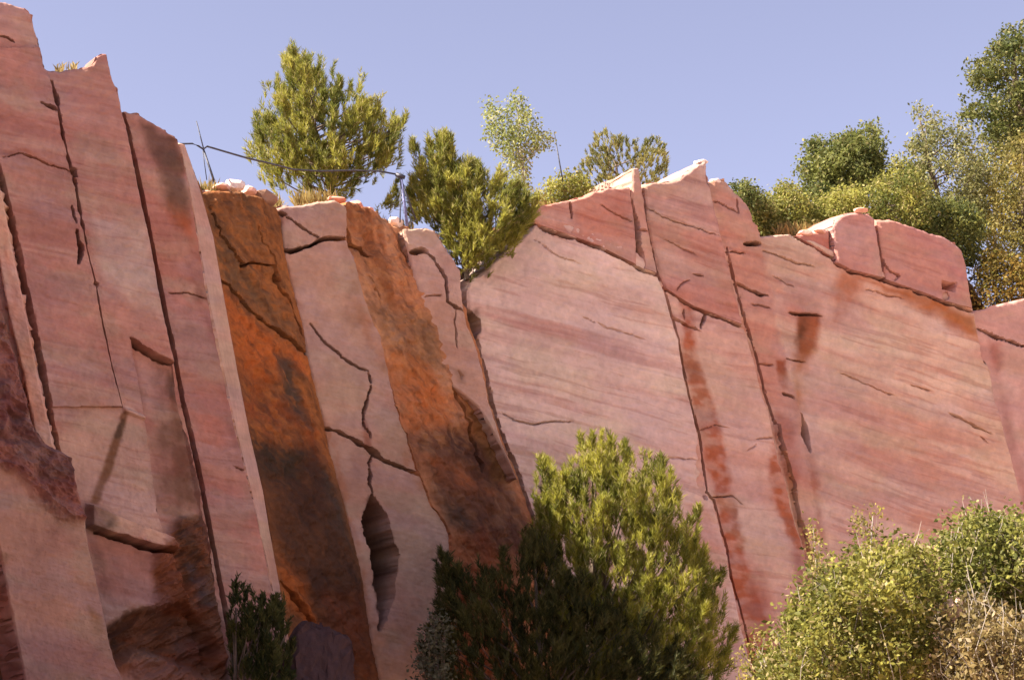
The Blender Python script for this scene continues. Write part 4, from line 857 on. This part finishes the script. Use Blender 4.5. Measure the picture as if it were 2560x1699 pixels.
for lab, px, py, d, w, h, c in [
    ('sunlit flat stone at the left end of the cap above the rusty face', 520, 484, 22.0, 36, 16, CAP),
    ('large sunlit cap stone on the rusty face, left of the middle', 552, 470, 22.2, 56, 26, CAP),
    ('tallest sunlit cap stone on the rusty face', 590, 466, 22.5, 52, 30, WHT),
    ('sunlit cap stone at the right end of the rusty face', 622, 478, 22.8, 42, 28, CAP),
    ('grey brown boulder wedged between the rusty face and the pale slab', 660, 500, 23.0, 72, 48, lin(150, 116, 94)),
    ('rosy stone on the rim above the pale slab', 842, 502, 23.7, 50, 24, PK_),
    ('rosy stone on the rim at the top of the second rusty face', 888, 514, 24.0, 46, 30, PK_),
    ('small rosy stone on the rim right of two larger ones', 922, 530, 24.2, 30, 24, PK_),
    ('whitish stone at the foot of the blue fence post', 990, 556, 24.3, 40, 28, WHT),
    ('sunlit stone left of the thin pillar', 1556, 476, 26.9, 44, 30, CAP),
    ('small sunlit stone on the wedge block', 1526, 482, 26.8, 30, 18, CAP),
    ('sunlit stone leaning on the base of the pillar top', 1578, 494, 26.7, 26, 26, CAP),
    ('white stone on the very peak of the banded block', 1752, 407, 27.6, 40, 20, WHT),
    ('pale stone just right of the peak', 1790, 455, 28.0, 34, 22, WHT),
    ('sunlit stone at the left end of the slanting crack', 2012, 586, 28.9, 44, 18, CAP),
    ('small sunlit stone between wedge block and rounded block', 2050, 577, 29.0, 34, 14, CAP),
    ('sunlit stone on top of the rounded rim block', 2152, 526, 29.3, 40, 12, CAP)]:
    stone('rim_stone', lab, 'stone', px, py, d, w, h, c, px, G1, sub=2)
stone('pale_rock', 'bright pale rock showing inside the half dry bush', 'rock', 2386, 1526, 14.75, 60, 62, lin(224, 186, 160), 31, sub=2)
b = stone('boulder', 'dark greyish boulder at the foot of the rusty face beside the dark bush', 'rock', 772, 1860, 20.6, 240, 600, lin(72, 52, 50), 23, sub=5, mat=M_RUST)

# ------------------------------------------------------------------ fence posts and cable on the rim
def rod(name, pts, r0, r1, mat, parent=None, org=None, k=7):
    v, f = [], []; P = [np.asarray(p, float) for p in pts]; tube(v, f, P, r0, r1, k)
    n = len(P); f2 = [list(range(k))[::-1], [len(v) - k + j for j in range(k)]]
    org = P[0] if org is None else org
    me = build_mesh(name, np.array(v) - org, [np.array(f), np.array(f2)], None, [mat]); o = link(name, me, parent)
    if parent is None: o.location = org
    return o
B = at(541, 470, 22.4)
t = tag(empty('fence_post', tuple(B)), 'dark leaning fence post on the rim left of the rim pine', 'post')
rod('post', [B, at(508, 372, 22.4)], .016, .014, M_STEEL, t, B); rod('rod', [at(512, 384, 22.4), at(491, 303, 22.4)], .009, .007, M_STEEL, t, B); rod('brace', [at(507, 378, 22.42), at(517, 450, 22.5)], .006, .006, M_STEEL, t, B)
B = at(1018, 565, 24.2)
t = tag(empty('fence_post', tuple(B)), 'blue grey fence post with a dark brace right of the rim pine', 'post')
rod('post', [B, at(1002, 440, 24.2)], .022, .020, M_BLUE, t, B); rod('brace', [at(1040, 550, 24.4), at(1002, 448, 24.22)], .014, .014, M_STEEL, t, B); rod('brace', [at(1000, 556, 24.0), at(1002, 452, 24.19)], .010, .010, M_STEEL, t, B)
rod('clamp', [at(990, 436, 24.18), at(1012, 444, 24.18)], .035, .03, M_STEEL, t, B)
cab = [(450, 360, 21.6), (480, 359, 22.2), (496, 365, 22.35), (508, 373, 22.4), (518, 366, 22.4), (562, 379, 22.6), (620, 396, 22.85), (669, 407, 23.1), (734, 424, 23.4), (800, 428, 23.6), (880, 426, 23.85), (950, 428, 24.05), (1002, 438, 24.2)]
c = rod('cable', [at(*p) for p in cab], .013, .013, M_STEEL, k=6); tag(c, 'dark sagging cable strung between the two fence posts', 'cable')
p_ = rod('thin_pole', [at(1412, 480, 27.3), at(1385, 330, 27.3)], .013, .009, M_STEEL); tag(p_, 'thin dark pole leaning left behind the wedge block', 'pole')

# ------------------------------------------------------------------ dry grass on the rim
rg = np.random.default_rng(77); V, F, K = [], [], []
for x0, x1, y0, d, n, hh in [(496, 540, 492, 22.2, 220, .22), (630, 705, 520, 23.4, 260, .18), (735, 835, 512, 23.9, 420, .20), (925, 1035, 572, 24.8, 260, .16), (1330, 1450, 520, 27.2, 260, .14), (1940, 2120, 592, 30.0, 700, .26), (140, 190, 182, 20.2, 90, .12)]:
    px = rg.uniform(x0, x1, n); b = at(px, y0 + rg.normal(0, 4, n), d + rg.uniform(-.15, .5, n))
    L = hh * rg.uniform(.5, 1.3, (n, 1)); dr = unit(rg.normal(0, .35, (n, 3)) + np.array([0, 0, 1])); sd = np.stack([np.full(n, .004), rg.normal(0, .003, n), np.zeros(n)], -1)
    V.append(np.stack([b - sd, b + sd, b + dr * L * .6 + sd * .7, b + dr * L + rg.normal(0, .02, (n, 3))], 1).reshape(-1, 3))
    c = np.array([.34, .25, .09]) * rg.uniform(.6, 1.3, (n, 1)); K.append(np.repeat(c, 4, 0))
V = np.concatenate(V); g = link('dry_grass', build_mesh('dry_grass', V, [np.arange(len(V)).reshape(-1, 4)], np.concatenate(K), [M_LEAF], smooth=False))
tag(g, 'dry yellow grass growing along the rim', 'grass', kind='stuff')
